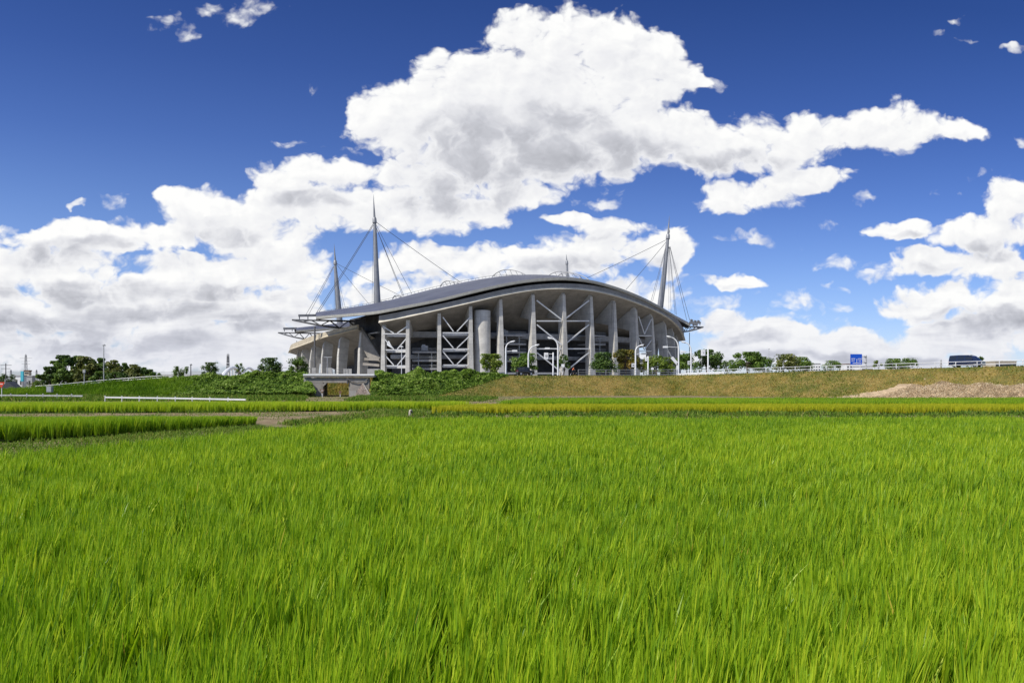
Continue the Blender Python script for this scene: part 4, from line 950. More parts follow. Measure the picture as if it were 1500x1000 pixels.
R2 = np.array(spline([tuple(P3+AX*t+Vector((0, 3, z))) for t, z in ((-22, 31.8), (0, 35.2), (26, 40), (50, 43), (70, 43.5), (100, 41), (132, 33), (150, 29))], 60))
roof(N2, R2, 0.7, 'far roof behind the near one, only its low left end in view')
# near-black sheet: shade of the gap between rim and roof edge, put into colour
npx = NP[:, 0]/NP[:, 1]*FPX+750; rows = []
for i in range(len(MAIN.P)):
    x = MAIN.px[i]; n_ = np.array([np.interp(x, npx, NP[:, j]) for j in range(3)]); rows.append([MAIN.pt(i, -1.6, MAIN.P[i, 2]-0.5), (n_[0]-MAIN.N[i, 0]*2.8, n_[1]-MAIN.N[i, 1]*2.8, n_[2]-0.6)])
part('gap_shade', MB().strip(rows), 'void')
# keel trusses that stick out beyond the roof ends
def truss(P, t0, t1, ztop, depth, tipz=0.0, mat='steel', side=2.2):
    root_mb = MB(); n = 16; L = t1-t0
    for off in (-side/2, side/2):
        top, bot = [], []
        for i in range(n+1):
            f = i/n; p = P+AX*(t0+L*f)+BXv*off*min(1, f*3+0.05 if t0 < 0 and abs(t0) > abs(t1) else (1-f)*3+0.05); g_ = f if abs(t0) > abs(t1) else 1-f
            dp = depth*min(1, math.sin(min(1, g_*2.4)*math.pi/2))
            top.append(p+Vector((0, 0, ztop))); bot.append(p+Vector((0, 0, ztop-dp-0.02)))
        root_mb.tube(top, 0.30, 6); root_mb.tube(bot, 0.34, 6)
        for i in range(0, n, 1):
            a, b = (top[i], bot[i+1]) if i % 2 == 0 else (bot[i], top[i+1])
            root_mb.tube([a, b], 0.17, 5)
    for i in range(0, n, 4):
        p = P+AX*(t0+L*i/n); root_mb.tube([p+BXv*side/2+Vector((0, 0, ztop)), p-BXv*side/2+Vector((0, 0, ztop))], 0.15, 5)
    part('keel_truss', root_mb, mat)
truss(P1, -31.4, 26, zat(468.3, 293), 3.0); truss(P3, -29.5, 14, zat(487.2, 402), 3.4); truss(P2, -14, 17.6, zat(478.8, 346), 2.6)
truss(P4, -12, 17, 29.5, 3.0)
def gutter(x0, x1, y, D, h, legs):
    a, b = at(x0, y, D), at(x1, y-0.4, D+1.5); mb = MB().bar(a, b, 1.0, h)
    for f in legs: p = a.lerp(b, f); mb.bar(p, p-Vector((0, 0, 1.5)), 0.3)
    part('gutter_beam', mb, 'steel')
gutter(437, 464, 462.2, 288, 0.85, (0.06, 0.52)); gutter(415, 435, 481.3, 398, 1.1, (0.08, 0.65))
# cable winches on the right roof tip
for x0, x1, y0, y1, dd in ((1010, 1016, 468, 474.5, 338), (1015, 1021.5, 469.5, 476.5, 341), (1020, 1026, 469.5, 474, 343)):
    a, b = at(x0, y1, dd), at(x1, y0, dd); mb = MB().box((a.x, a.y-0.9, a.z), (b.x, b.y+0.9, a.z+(b.z-a.z)*0.55)); c_ = (a+b)/2
    mb.disc((c_.x, c_.y, b.z-0.35), 0.55, (0, 1, 0.2), 1.4, 14); mb.bar((a.x+0.2, a.y, a.z-0.7), (a.x+0.2, a.y, a.z), 0.3); mb.bar((b.x-0.2, b.y, a.z-0.7), (b.x-0.2, b.y, a.z), 0.3); part('winch', mb, 'steel')
# light hoops on the roof
def hoop(x0, y0, x1, y1, yp, D0, D1, xp):
    a, b = at(x0, y0, D0), at(x1, y1, D1); mb = MB(); pts = []; base = []
    for f in np.linspace(0, 1, 15):
        p = a.lerp(b, f); h = (zat(yp, (D0+D1)/2)-(a.z+b.z)/2); c_ = (xp-x0)/(x1-x0)
        g_ = f/(2*c_) if f < c_ else 0.5+(f-c_)/(2*(1-c_))
        pts.append(p+Vector((0, 0, h*math.sin(math.pi*g_)**0.75))); base.append(p+Vector((0.6, 2.0, 0.1)))
    mb.tube(pts, 0.21, 6); mb.tube([base[0], base[-1]], 0.12, 5)
    for i in range(1, 14, 2): mb.tube([pts[i], base[min(14, i+1)]], 0.10, 4)
    part('roof_hoop', mb, 'pole_gray', roof1)
hoop(573, 444, 600, 443.5, 432.5, 308, 300, 580); hoop(643, 423, 685, 422.5, 411.2, 316, 306, 655); hoop(719, 408, 776, 407, 394.8, 345, 330, 742); hoop(800, 407, 862, 409.5, 397.5, 370, 350, 823); hoop(815, 407, 850, 407, 399.5, 380, 370, 828)
# masts with their stays
def mast(D, pts, cables, low=True):
    P = [at(x, y, D) for x, y, r in pts]; rr = [r for *_, r in pts]
    d = (P[0]-P[1]).normalized(); k_ = (P[0].z-3.9)/max(0.1, -d.z); P = [P[0]+d*k_]+P; rr = [rr[0]*1.06]+rr
    mb = MB().tube(P, rr, 20)
    o = part('mast', mb, 'mast', smooth=True)
    top = P[-2]; ax = (P[-1]-P[-3]).normalized()
    part('mast_head', MB().tube([top-ax*1.6, top-ax*1.2, top+ax*0.6, top+ax*1.0], [rr[-2]*1.05, rr[-2]*1.7, rr[-2]*1.5, rr[-2]], 12), 'mast', o, smooth=True)
    for x0, y0, x1, y1, D1, r in cables:
        a = at(x0, y0, D); b = at(x1, y1, D1); mid = [a.lerp(b, f)-Vector((0, 0, math.sin(f*math.pi)*0.006*(a-b).length)) for f in np.linspace(0, 1, 7)]
        part('cable', MB().tube(mid, r, 5), 'cable', o)
    return o
mast(302, [(553, 447, 1.36), (551, 390, 1.02), (549.3, 335, 0.66), (548.6, 322, 0.52), (547, 285, 0.03)],
     [(546.5,328,461,462,292,.10),(547.5,329,464.5,461,292,.10),(550.5,325,676,414.5,322,.10),(551,333,592.5,440,306,.085),(551.5,334,594.5,440,306,.085),(551,329,603.5,430.5,313,.075),(547,333,545,446.5,306,.06),(548,333,547.5,447,304,.06)])
mast(341, [(966.5, 455, 1.45), (972.5, 405, 1.12), (977.5, 357, 0.72), (978.5, 346, 0.55), (980.6, 316, 0.03)],
     [(976.5,351,860,407,345,.10),(977,353,917,424,345,.10),(976,358,953.5,441,336,.085),(976.5,358,956,441,336,.085),(979,360,979.8,455,338,.06),(979.5,360,983,456,338,.06),(980,362,989,460,340,.08),(980.5,362,991,461,340,.08),(981,361,1006,469,342,.09),(981.5,361,1010.5,469.5,342,.09),(980,345,981,337,341,.1)])
mast(410, [(496.5, 457, 1.6), (493.5, 420, 1.2), (491.3, 392, 0.78), (491, 384, 0.62), (489.5, 357, 0.03)],
     [(488.5,390,448,461,400,.11),(489,391,452,461,400,.11),(493,386,597,438,420,.10),(493.5,388,542,447,430,.09),(490,394,489.5,457,408,.07),(491,394,491.2,457,408,.07),(493,402,503.5,455,416,.07),(494,404,507,455,418,.07)])
mast(442, [(831.3, 412, 0.95), (830.6, 392, 0.6), (830.2, 384, 0.5), (829.6, 372, 0.03)], [])
# tie-downs under the truss tips
for x, y0, D in ((461, 478, 293), (434.6, 499, 400), (1010, 487, 345)):
    a = at(x, y0, D); part('tie_down', MB().tube([(a.x, a.y, 3.9), tuple(a)], 0.33 if x == 461 else 0.16, 8), 'pole_dark')
# low white walls and stairs at the foot of the end stand
a, b = at(444, 547, 172), at(491, 547, 172); part('low_wall', MB().box((a.x, a.y, 3.9), (b.x, b.y+0.3, 4.75)), 'plaza')
for x0, x1, y0, y1, D in ((457, 462.5, 538.5, 541, 200), (478, 486, 538.5, 543, 205), (503, 515, 540, 543, 230), (538, 556, 540, 543, 225)):
    a, b = at(x0, y1, D), at(x1, y0, D); part('low_wall', MB().box((a.x, a.y, 3.9), (b.x, b.y+0.4, b.z)), 'plaza')
# ================================================================ underpass
def unit(name, origin, label, cat, group=None): return empty(name, origin, 0, label, cat, group)
U = unit('underpass', (-30.5, 137.5, 0), 'grey stained concrete road underpass with a square opening through the leafy bank', 'underpass')
UO = Vector(U.location)
def upart(name, mb, mat, **k_): return mb.build(name, MAT[mat], U, origin=UO, **k_)
yF = 137.6; X = lambda x, D=yF: (x-750)/FPX*D; Z = lambda y, D=yF: CAMZ+(HOR-y)/FPX*D
xl, xr, zt = X(473), X(511), Z(560.5)
zd = 3.42
mb = MB()
mb.box((X(445), yF, -0.4), (xl, yF+0.7, zd)); mb.box((xr, yF, -0.4), (X(541), yF+0.7, zd)); mb.box((xl, yF, zt), (xr, yF+0.7, zd))
upart('front_wall', mb, 'culvert')
def slab(x0, x1, z0, z1, sk=-2.1, y0=yF+0.7, y1=149.6): mb.solid([[(x0, y0, z0), (x1, y0, z0), (x1, y0, z1), (x0, y0, z1)], [(x0+sk, y1, z0), (x1+sk, y1, z0), (x1+sk, y1, z1), (x0+sk, y1, z1)]])
mb = MB(); slab(xl-0.4, xl-0.003, -0.4, zt+0.3); slab(xr+0.003, xr+0.4, -0.4, zt+0.3); slab(xl-0.4, xr+0.4, zt+0.303, zt+0.8)
upart('passage', mb, 'culvert')
mb = MB(); mb.bar((xl-0.02, yF-0.001, zt-0.55), (xl+0.6, yF-0.001, zt+0.05), 0.35, 0.35); upart('haunch', mb, 'culvert')
mb = MB(); mb.box((X(445), yF-0.35, zd+0.12), (X(549), yF+5.6, zd+0.50)); mb.box((X(445), yF-0.35, zd+0.503), (X(549), yF-0.15, zd+0.66)); upart('deck_slab', mb, 'culvert', )
mb = MB(); mb.box((X(445), yF-0.42, zd+0.40), (X(549), yF-0.353, zd+0.68)); o = upart('edge_beam', mb, 'white'); o['label'] = 'pale painted edge beam along the top of the underpass'
mb = MB(); mb.box((X(512), yF-0.10, -0.3), (X(522), yF-0.003, 1.05)); o = upart('repair_patch', mb, 'plaza')
mb = MB(); mb.tube([(X(509), yF-0.2, zd-0.05), (X(513), yF-0.25, zd-0.55), (X(523), yF-0.25, zd-0.85), (X(535), yF-0.25, zd-0.65), (X(540), yF-0.1, zd-0.1)], 0.09, 6); mb.tube([(X(509), yF-0.2, zd-0.05), (X(509.3), yF-0.2, Z(562))], 0.12, 6)
upart('pipe', mb, 'pole_dark')
mb = MB(); a, b, c, e = Vector((X(517, 134), 134, -0.2)), Vector((X(545, 132), 132, -0.2)), Vector((X(531), yF-0.02, Z(561))), Vector((X(545), yF+1.5, -0.2))
mb.add([a, b, c, e, a+Vector((0, 4, 0))], [(0, 1, 2), (1, 3, 2), (0, 2, 4), (0, 4, 3, 1), (4, 2, 3)]); o = upart('stone_wing', mb, 'stone'); o['label'] = 'triangular brown stone pitched wing beside the opening'
mb = MB(); mb.bar(b+Vector((0, -0.05, 0)), c+Vector((0.05, -0.1, 0)), 0.16, 0.2); upart('coping', mb, 'culvert')
# ================================================================ rails
def guard_rail(label, pts, height, rails, step, mat, rail_r, post_r, group=None, flat=False, name='guard_rail', cat='guard rail'):
    """pts: list of ground points; rails: list of heights"""
    root = unit(name, pts[0], label, cat, group); O = Vector(pts[0]); P = [Vector(p) for p in pts]
    for zz in rails:
        mb = MB()
        if flat:
            for a, b in zip(P[:-1], P[1:]): mb.bar(a+Vector((0, 0, zz)), b+Vector((0, 0, zz)), 0.07, flat)
        else: mb.tube([p+Vector((0, 0, zz)) for p in P], rail_r, 6)
        mb.build('rail', MAT[mat], root, origin=O)
    L = [0]
    for a, b in zip(P[:-1], P[1:]): L.append(L[-1]+(b-a).length)
    n = int(L[-1]/step); first = None
    for i in range(n+1):
        d = i*step; j = max(k_ for k_ in range(len(L)) if L[k_] <= d+1e-6); j = min(j, len(P)-2); f = (d-L[j])/max(1e-6, L[j+1]-L[j]); p = P[j].lerp(P[j+1], min(1, f))
        if first is None:
            mb = MB().tube([(0, 0, -0.25), (0, 0, height), (0, 0, height+0.04)], [post_r, post_r, post_r*0.6], 8); first = mb.build('post', MAT[mat], root, origin=(0, 0, 0)); q = first
        else:
            q = first.copy(); COL.objects.link(q); q.parent = root
        q.location = p-O
    return root
def along(x0, x1, off, n, dz=0.0):
    out = []
    for s in np.linspace(edge_s(x0), edge_s(x1) if x1 < 1500 else ES[-1]-14, n):
        p, nn = edge_at(s); out.append((p[0]-nn[0]*off, p[1]-nn[1]*off, p[2]+dz))
    return out
guard_rail('long white pipe guard rail on top of the dry grass bank at the right', along(1003, 1600, 0.35, 40), 0.86, [0.84, 0.34], 3.0, 'rail_white', 0.050, 0.060)
guard_rail('grey railing along the road in front of the trees and fins', along(846, 992, 0.35, 20), 1.15, [1.12, 0.62, 0.15], 3.0, 'rail_gray', 0.05, 0.055, name='railing', cat='railing')
guard_rail('low grey beam guard rail along the road behind the black car', along(690, 842, 11.2, 20), 0.72, [0.55], 4.0, 'pole_gray', 0.1, 0.07, flat=0.38)
guard_rail('thin pale guard rail climbing along the grassy bank before the wood', along(52, 238, 0.4, 20), 0.80, [0.78, 0.40], 4.0, 'rail_white', 0.055, 0.06)
guard_rail('dark barred railing on the underpass deck', [(X(487, 141), 141, 3.9), (X(511, 141), 141, 3.9)], 1.1, [1.08, 0.6, 0.12], 0.6, 'pole_dark', 0.045, 0.035, name='railing', cat='railing')
guard_rail('white beam guard rail at the foot of the leafy bank, left of the underpass', [tuple(at(154, 584.5, 96).xy)+(0,), tuple(at(250, 584.5, 90).xy)+(0,), tuple(at(360, 584.5, 82).xy)+(0,)], 0.74, [0.58], 3.4, 'rail_white', 0.1, 0.07, flat=0.17)
guard_rail('weathered white guard rail half hidden by weeds at the far left', [tuple(at(-30, 580, 112).xy)+(0,), tuple(at(60, 580, 108).xy)+(0,), tuple(at(121, 580, 104).xy)+(0,)], 0.85, [0.62], 3.2, 'pole_gray', 0.06, 0.09, flat=0.20)
# white kerb beam under the rail at the corner
a = unit('kerb_beam', along(993, 996, 0.0, 2)[0], 'white painted concrete beam under the rail where the road bends', 'kerb beam'); pts = along(993, 1062, 0.1, 12)
mb = MB()
for p, q in zip(pts[:-1], pts[1:]): mb.bar(Vector(p)+Vector((0, 0, 0.1)), Vector(q)+Vector((0, 0, 0.1)), 0.3, 0.42)
mb.build('beam', MAT['rail_white'], a, origin=a.location)
# ================================================================ lamps and signs
def road_z(x): 
    p, _ = edge_at(edge_s(x)); return p[2]
def street_lamp(label, x, ytop, D, side, reach, arm=None, panel=None, group='white curved street lamps along the road'):
    b = at(x, 549, D); z0 = road_z(x)-0.1; root = unit('street_lamp', (b.x, b.y, z0), label, 'street lamp', group); k_ = D/FPX
    H = zat(ytop, D)-z0; R_ = reach*k_
    pts = [(0, 0, -0.2), (0, 0, H*0.35), (0, 0, H-R_*1.35)]
    for t in np.linspace(0.15, 1, 8):
        an = t*math.pi/2*0.92; pts.append((side*R_*(1-math.cos(an)), 0, H-R_*1.35+R_*1.30*math.sin(an)))
    n = len(pts); MB().tube(pts, [0.17-0.09*(i/(n-1))**1.2 for i in range(n)], 10).build('pole', MAT['white'], root, origin=(0, 0, 0), smooth=True)
    e = Vector(pts[-1]); d = Vector((side*0.92, 0, 0.25)).normalized()
    hd = MB().tube([e-d*0.1, e+d*0.15, e+d*0.75, e+d*0.95], [0.09, 0.17, 0.15, 0.05], 8).build('lamp_head', MAT['white'], root, origin=(0, 0, 0), smooth=True)
    MB().box((min(0.2*side, 0.7*side)+e.x, -0.1, e.z-0.13+0.06), (max(0.2*side, 0.7*side)+e.x, 0.1, e.z-0.09+0.06)).build('lens', MAT['lamp_lens'], hd, origin=(0, 0, 0))
    MB().tube([(0, 0, -0.02), (0, 0, 0.5)], 0.21, 10).build('base_sleeve', MAT['white'], root, origin=(0, 0, 0))
    if arm:
        ya, x1, mt = arm; za = zat(ya, D)-z0; xa = (x1-x)*k_; s_ = 1 if xa > 0 else -1
        MB().tube([(0, 0, za), (xa*0.6, 0, za+0.12), (xa-s_*0.9, 0, za+0.12)], 0.06, 6).build('arm', MAT['white'], root, origin=(0, 0, 0))
        sg = MB().box((min(xa-s_*1.1, xa), -0.16, za-0.10), (max(xa-s_*1.1, xa), 0.16, za+0.28)).build('signal_head', MAT[mt], root, origin=(0, 0, 0), bevel=0.05)
        mb = MB()
        for j in range(3): mb.disc((xa-s_*(0.2+0.34*j), 0.17, za+0.09), 0.12, (0, 1, 0), 0.05, 10)
        mb.build('lens', MAT['signal_dark'], sg, origin=(0, 0, 0))
    if panel:
        x0, y0, x1, y1 = panel; zz0, zz1 = zat(y1, D)-z0, zat(y0, D)-z0
        pn = MB().box(((x0-x)*k_, -0.14, zz0), ((x1-x)*k_, -0.09, zz1)).build('sign_panel', MAT['sign_white'], root, origin=(0, 0, 0))
        w = (x1-x0)*k_; mb = MB(); cx = (x0+x1)/2*k_-x*k_
        mb.box((cx-w*0.32, -0.146, zz0+(zz1-zz0)*0.2), (cx-w*0.2, -0.141, zz0+(zz1-zz0)*0.8)).box((cx+w*0.05, -0.146, zz0+(zz1-zz0)*0.2), (cx+w*0.3, -0.141, zz0+(zz1-zz0)*0.75))
        mb.build('lettering', MAT['signal_dark'], pn, origin=(0, 0, 0))
    return root
street_lamp('white curved lamp with a side arm, left of the black car', 741, 500.5, 157, 1, 8, (514.5, 758, 'white'))
street_lamp('white curved lamp rising just behind the black car', 774, 505.5, 157, 1, 11)
street_lamp('white curved lamp bending left before the wide braced bay, the tallest in the middle', 817.3, 495.3, 154, -1, 10, (511, 798, 'white'))
street_lamp('white curved lamp with a small white panel, in front of the rust brown tree', 931, 506, 160, 1, 7, (518.5, 947, 'sign_back'), (925, 532, 929.6, 537.5))
street_lamp('white curved lamp bending left, the taller of the pair at the corner', 994, 493, 160, -1, 13, (508.8, 971, 'white'))
street_lamp('white curved lamp bending left, the shorter and right one of the pair at the corner', 1012.3, 501.2, 160, -1, 9.5, (516, 997, 'white'), (1007, 528.5, 1011.5, 533.8))
def box_sign(label, xp, ytop, D, x0, y0, x1, y1, disc=False, bars=True):
    b = at(xp, 549, D); z0 = road_z(xp)-0.1; k_ = D/FPX; root = unit('road_sign', (b.x, b.y, z0), label, 'road sign', 'white box signs on masts by the road'); H = zat(ytop, D)-z0
    MB().tube([(0, 0, -0.2), (0, 0, H), (0, 0, H+0.06)], [0.16, 0.14, 0.1], 10).build('pole', MAT['white'], root, origin=(0, 0, 0), smooth=True)
    xa, xb, za, zb = (x0-xp)*k_, (x1-xp)*k_, zat(y1, D)-z0, zat(y0, D)-z0
    mb = MB()
    for f in (0.12, 0.82): mb.bar((0, 0, za+(zb-za)*f), (xb-0.02 if xp > x1 else xa, 0, za+(zb-za)*f), 0.09)
    mb.build('bracket', MAT['white'], root, origin=(0, 0, 0))
    pn = MB().box((xa, -0.18, za), (xb, 0.18, zb)).build('panel', MAT['sign_white'], root, origin=(0, 0, 0), bevel=0.03)
    mb = MB(); cx, cz, r = (xa+xb)/2, (za+zb)/2, min(xb-xa, zb-za)*0.30
    if disc: mb.disc((cx+0.05, -0.185, cz), r*1.15, (0, 1, 0), 0.012, 20)
    else: mb.box((cx-r*0.5, -0.19, cz-r*0.2), (cx+r*0.6, -0.183, cz+r*0.15)).box((cx+r*0.1, -0.19, cz-r), (cx+r*0.6, -0.183, cz-r*0.25)).box((cx-r*0.6, -0.19, cz+r*0.45), (cx+r*0.7, -0.183, cz+r*0.8))
    mb.build('symbol', MAT['pole_gray'], pn, origin=(0, 0, 0)); return root
box_sign('white framed sign with a dark round symbol on a mast before the wide braced bay', 810.3, 516.5, 156, 797, 516.5, 803.2, 526, True)
box_sign('small plain white box sign on a thick white mast before the yellow-green tree', 949.3, 522, 159, 945, 523, 948.2, 528.8)
box_sign('white box sign on a mast in front of the tall dark tree', 1037.2, 511, 158, 1027, 512, 1033, 521)
def small_sign(label, x, ytop, D, kind, z0, hw=0.3, mats=('pole_gray', 'sign_white'), grp=None, ground=None):
    b = at(x, 549, D); root = unit('traffic_sign', (b.x, b.y, z0), label, 'traffic sign', grp); H = zat(ytop, D)-z0
    MB().tube([(0, 0, -0.2), (0, 0, H-0.05)], 0.05, 8).build('post', MAT[mats[0]], root, origin=(0, 0, 0))
    mb = MB(); c = (0, -0.08, H-hw)
    if kind == 'disc': mb.disc(c, hw, (0, 1, 0), 0.04, 20)
    elif kind == 'tri': mb.solid([[(-hw, y, H), (hw, y, H), (0, y, H-hw*1.7)] for y in (-0.1, -0.06)])
    else: mb.box((-hw, -0.1, H-hw*2), (hw, -0.06, H))
    pl_ = mb.build('plate', MAT[mats[1]], root, origin=(0, 0, 0))
    if kind == 'tri': MB().box((-hw*0.42, -0.108, H-hw*0.62), (hw*0.42, -0.102, H-hw*0.42)).build('lettering', MAT['sign_white'], pl_, origin=(0, 0, 0))
    return root
small_sign('small round sign on a grey post between the white mast and the barrier arm', 955.5, 538, 158, 'disc', road_z(955)-0.1)
small_sign('small round sign on a thin post behind the bend of the white rail', 1052.3, 535, 156, 'disc', road_z(1052)-0.2, 0.28, ('pole_gray', 'sign_back'))
small_sign('small white plate with dark mark by the slim tree and tall lamp', 824.5, 533, 153, 'plate', road_z(824), 0.32, ('white', 'sign_white'))
small_sign('rust red stop sign seen against the left wall of the underpass', 472, 570, 128, 'tri', 0.0, 0.42, ('white', 'brown'))
small_sign('small round sign on a short white post inside the underpass opening', 498.3, 572, 131, 'disc', 0.0, 0.26, ('white', 'brown'))
small_sign('red and white triangular stop sign at the left edge', 2.5, 559.5, 108, 'tri', 0.0, 0.52, ('white', 'sign_red'))
# barrier gate with a raised arm
b = at(992.5, 548, 163); root = unit('barrier_gate', (b.x, b.y, 4.1), 'white barrier gate with its thick arm raised beside the curved lamps', 'barrier gate')
k_ = 163/FPX; q = lambda x, y: Vector(((x-992.5)*k_, 0, zat(y, 163)-4.1))
MB().box((-0.25, -0.25, -0.1), (0.25, 0.25, q(992, 531).z)).build('post', MAT['white'], root, origin=(0, 0, 0), bevel=0.03)
MB().bar(q(993, 534), q(984, 523.5), 0.5, 0.62).build('counterweight', MAT['white'], root, origin=(0, 0, 0)); MB().bar(q(984, 523.5), q(978.3, 513), 0.14, 0.2).build('arm', MAT['rail_gray'], root, origin=(0, 0, 0))
# blue direction sign
D = 139.0; k_ = D/FPX; b = at(1268.8, 540, D); root = unit('direction_sign', (b.x, b.y, 4.3), 'blue direction sign with white writing on a grey post, above the white rail', 'road sign')
q = lambda x, y, yy=0: Vector(((x-1268.8)*k_, yy, zat(y, D)-4.3))
MB().tube([(0, 0, -0.2), q(1268.8, 521.5), q(1268.8, 520)], [0.13, 0.12, 0.09], 10).build('post', MAT['pole_gray'], root, origin=(0, 0, 0))
mb = MB()
for y in (522.2, 530.5): mb.bar(q(1268.8, y), q(1255, y), 0.09, 0.09); mb.disc(q(1267, y), 0.2, (1, 0, 0), 0.25, 10)
mb.build('arm', MAT['pole_gray'], root, origin=(0, 0, 0))
a, b = q(1245.2, 533.8), q(1262.2, 518.5); pn = MB().box((a.x, -0.16, a.z), (b.x, -0.10, b.z)).build('panel', MAT['sign_blue'], root, origin=(0, 0, 0))
mb = MB()
def ink(x0, y0, x1, y1): p0, p1 = q(x0, y1), q(x1, y0); mb.box((p0.x, -0.168, p0.z), (p1.x, -0.162, p1.z))
ink(1254.2, 525.5, 1254.9, 533.2); ink(1248.5, 531.4, 1261, 532.2)
for x0, y0, n_ in ((1246.6, 524.6, 5), (1246.8, 527.6, 4), (1256.2, 524.8, 5), (1257.2, 527.8, 3)):
    for j in range(n_):
        xx = x0+j*1.15; ink(xx, y0, xx+0.85, y0+0.4); ink(xx, y0+1.3, xx+0.85, y0+1.7); ink(xx+0.1, y0+0.5, xx+0.35, y0+1.2)
        if j % 2: ink(xx+0.5, y0+0.5, xx+0.8, y0+1.2)
mb.build('lettering', MAT['sign_white'], pn, origin=(0, 0, 0))
# thin lamp poles at the left, T lamp on the deck
def thin_pole(label, x, ytop, D, z0, r, head, mat='pole_gray', cat='lamp post', name='lamp_post', grp=None):
    b = at(x, 560, D); H = zat(ytop, D)-z0; root = unit(name, (b.x, b.y, z0), label, cat, grp)
    MB().tube([(0, 0, -0.3), (0, 0, H)], [r, r*0.7], 8).build('pole', MAT[mat], root, origin=(0, 0, 0))
    mb = MB()
    if head == 'lamp': mb.tube([(-0.25, 0, H-0.02), (0.1, 0, H+0.06), (0.35, 0, H-0.05)], [0.08, 0.16, 0.09], 8)
    elif head == 'cross':
        for zz, w in ((H-0.5, 1.5), (H-1.4, 1.2)): mb.bar((-w, 0, zz), (w, 0, zz), 0.12); 
    elif head == 'tee': mb.bar((-0.65, 0, H), (0.95, 0, H+0.02), 0.10, 0.14)
    elif head == 'box': mb.box((-0.2, -0.15, H-0.1), (0.2, 0.15, H+0.5)); mb.bar((-0.6, 0, H-2.6), (0.7, 0, H-2.6), 0.12, 0.18)
    mb.build('lamp_head' if head in ('lamp', 'tee', 'box') else 'crossarm', MAT[mat], root, origin=(0, 0, 0)); return root
thin_pole('tall thin lamp post with a small head standing in front of the wood', 152, 505.5, 139, 2.0, 0.10, 'lamp')
thin_pole('short pale signal post left of the tall thin lamp post', 123.4, 545, 138, 1.6, 0.09, 'box', 'pole_gray')
thin_pole('grey tee headed lamp post on the underpass deck', 479.5, 523, 150, 4.0, 0.09, 'tee', 'pole_gray')
thin_pole('grey utility pole with wires at the far left', 8.5, 532, 200, 0, 0.16, 'cross', 'pole_dark', 'utility pole', 'utility_pole', 'utility poles')
thin_pole('dark utility pole between the spreading tree and the dense small tree', 279.5, 534, 190, 3.0, 0.17, 'lamp', 'pole_dark', 'utility pole', 'utility_pole', 'utility poles')
thin_pole('dark pole between two trees just left of the building', 411.4, 535.5, 190, 3.0, 0.15, 'cross', 'pole_dark', 'utility pole', 'utility_pole', 'utility poles')
thin_pole('thin pale lamp post rising behind the grey balconies tower and hedge', 588.2, 508, 152, 3.9, 0.075, 'lamp', 'white')
thin_pole('hair thin antenna mast rising behind the wide trees on the right', 1126.3, 511, 330, 4, 0.10, 'lamp', 'pole_gray', 'antenna', 'antenna_mast')
# lattice towers
def lattice(label, x, ytop, D, wb, wt, arms, mat, levels, name='lattice_tower', cat='lattice tower', bands=False):
    b = at(x, 560, D); H = zat(ytop, D); root = unit(name, (b.x, b.y, 0), label, cat); k_ = D/FPX; r = 0.085*D/300
    mb = MB(); w = lambda f: (wb+(wt-wb)*f**0.7)*k_/2
    for sx in (-1, 1):
        for sy in (-1, 1): mb.tube([(sx*w(f), sy*w(f), H*f*0.97) for f in (0, 0.3, 0.6, 1)], r, 4)
    for i in range(levels):
        f0, f1 = i/levels, (i+1)/levels
        for sy in (-1, 1): mb.tube([(-w(f0), sy*w(f0), H*f0*0.97), (w(f1), sy*w(f1), H*f1*0.97)], r*0.6, 4); mb.tube([(w(f0), sy*w(f0), H*f0*0.97), (-w(f1), sy*w(f1), H*f1*0.97)], r*0.6, 4)
    mb.tube([(0, 0, H*0.96), (0, 0, H)], r, 4); mb.build('frame', MAT[mat], root, origin=(0, 0, 0))
    for f, L in arms: MB().bar((-L*k_, 0, H*f), (L*k_, 0, H*f), r*1.6, r*1.3).build('crossarm', MAT[mat], root, origin=(0, 0, 0))
    if bands:
        for f in (0.45, 0.55, 0.64, 0.73, 0.80, 0.86): MB().box((-w(f)*1.15, -w(f)*1.15, H*f), (w(f)*1.15, w(f)*1.15, H*f+1.1)).build('platform', MAT['pole_dark'], root, origin=(0, 0, 0))
lattice('tall pale lattice pylon behind the grey sheds', 37.8, 518, 420, 6, 1.4, [(0.87, 9), (0.78, 6), (0.70, 6)], 'pole_gray', 9)
lattice('dark lattice tower with platforms behind the white bridge arches', 334, 517, 420, 5, 2.2, [], 'pole_gray', 10, bands=True)
lattice('small distant pylon left of the cyan board', 16, 541, 600, 4, 1, [(0.85, 4), (0.6, 3)], 'pole_gray', 6)
lattice('small distant pylon right of the grey sheds', 53.5, 541, 600, 4, 1, [(0.85, 5), (0.6, 3.5)], 'pole_gray', 6)
lattice('tiny far pylon left of the dark blue van', 1378.5, 526, 700, 3, 1, [(0.8, 3)], 'pole_gray', 5)
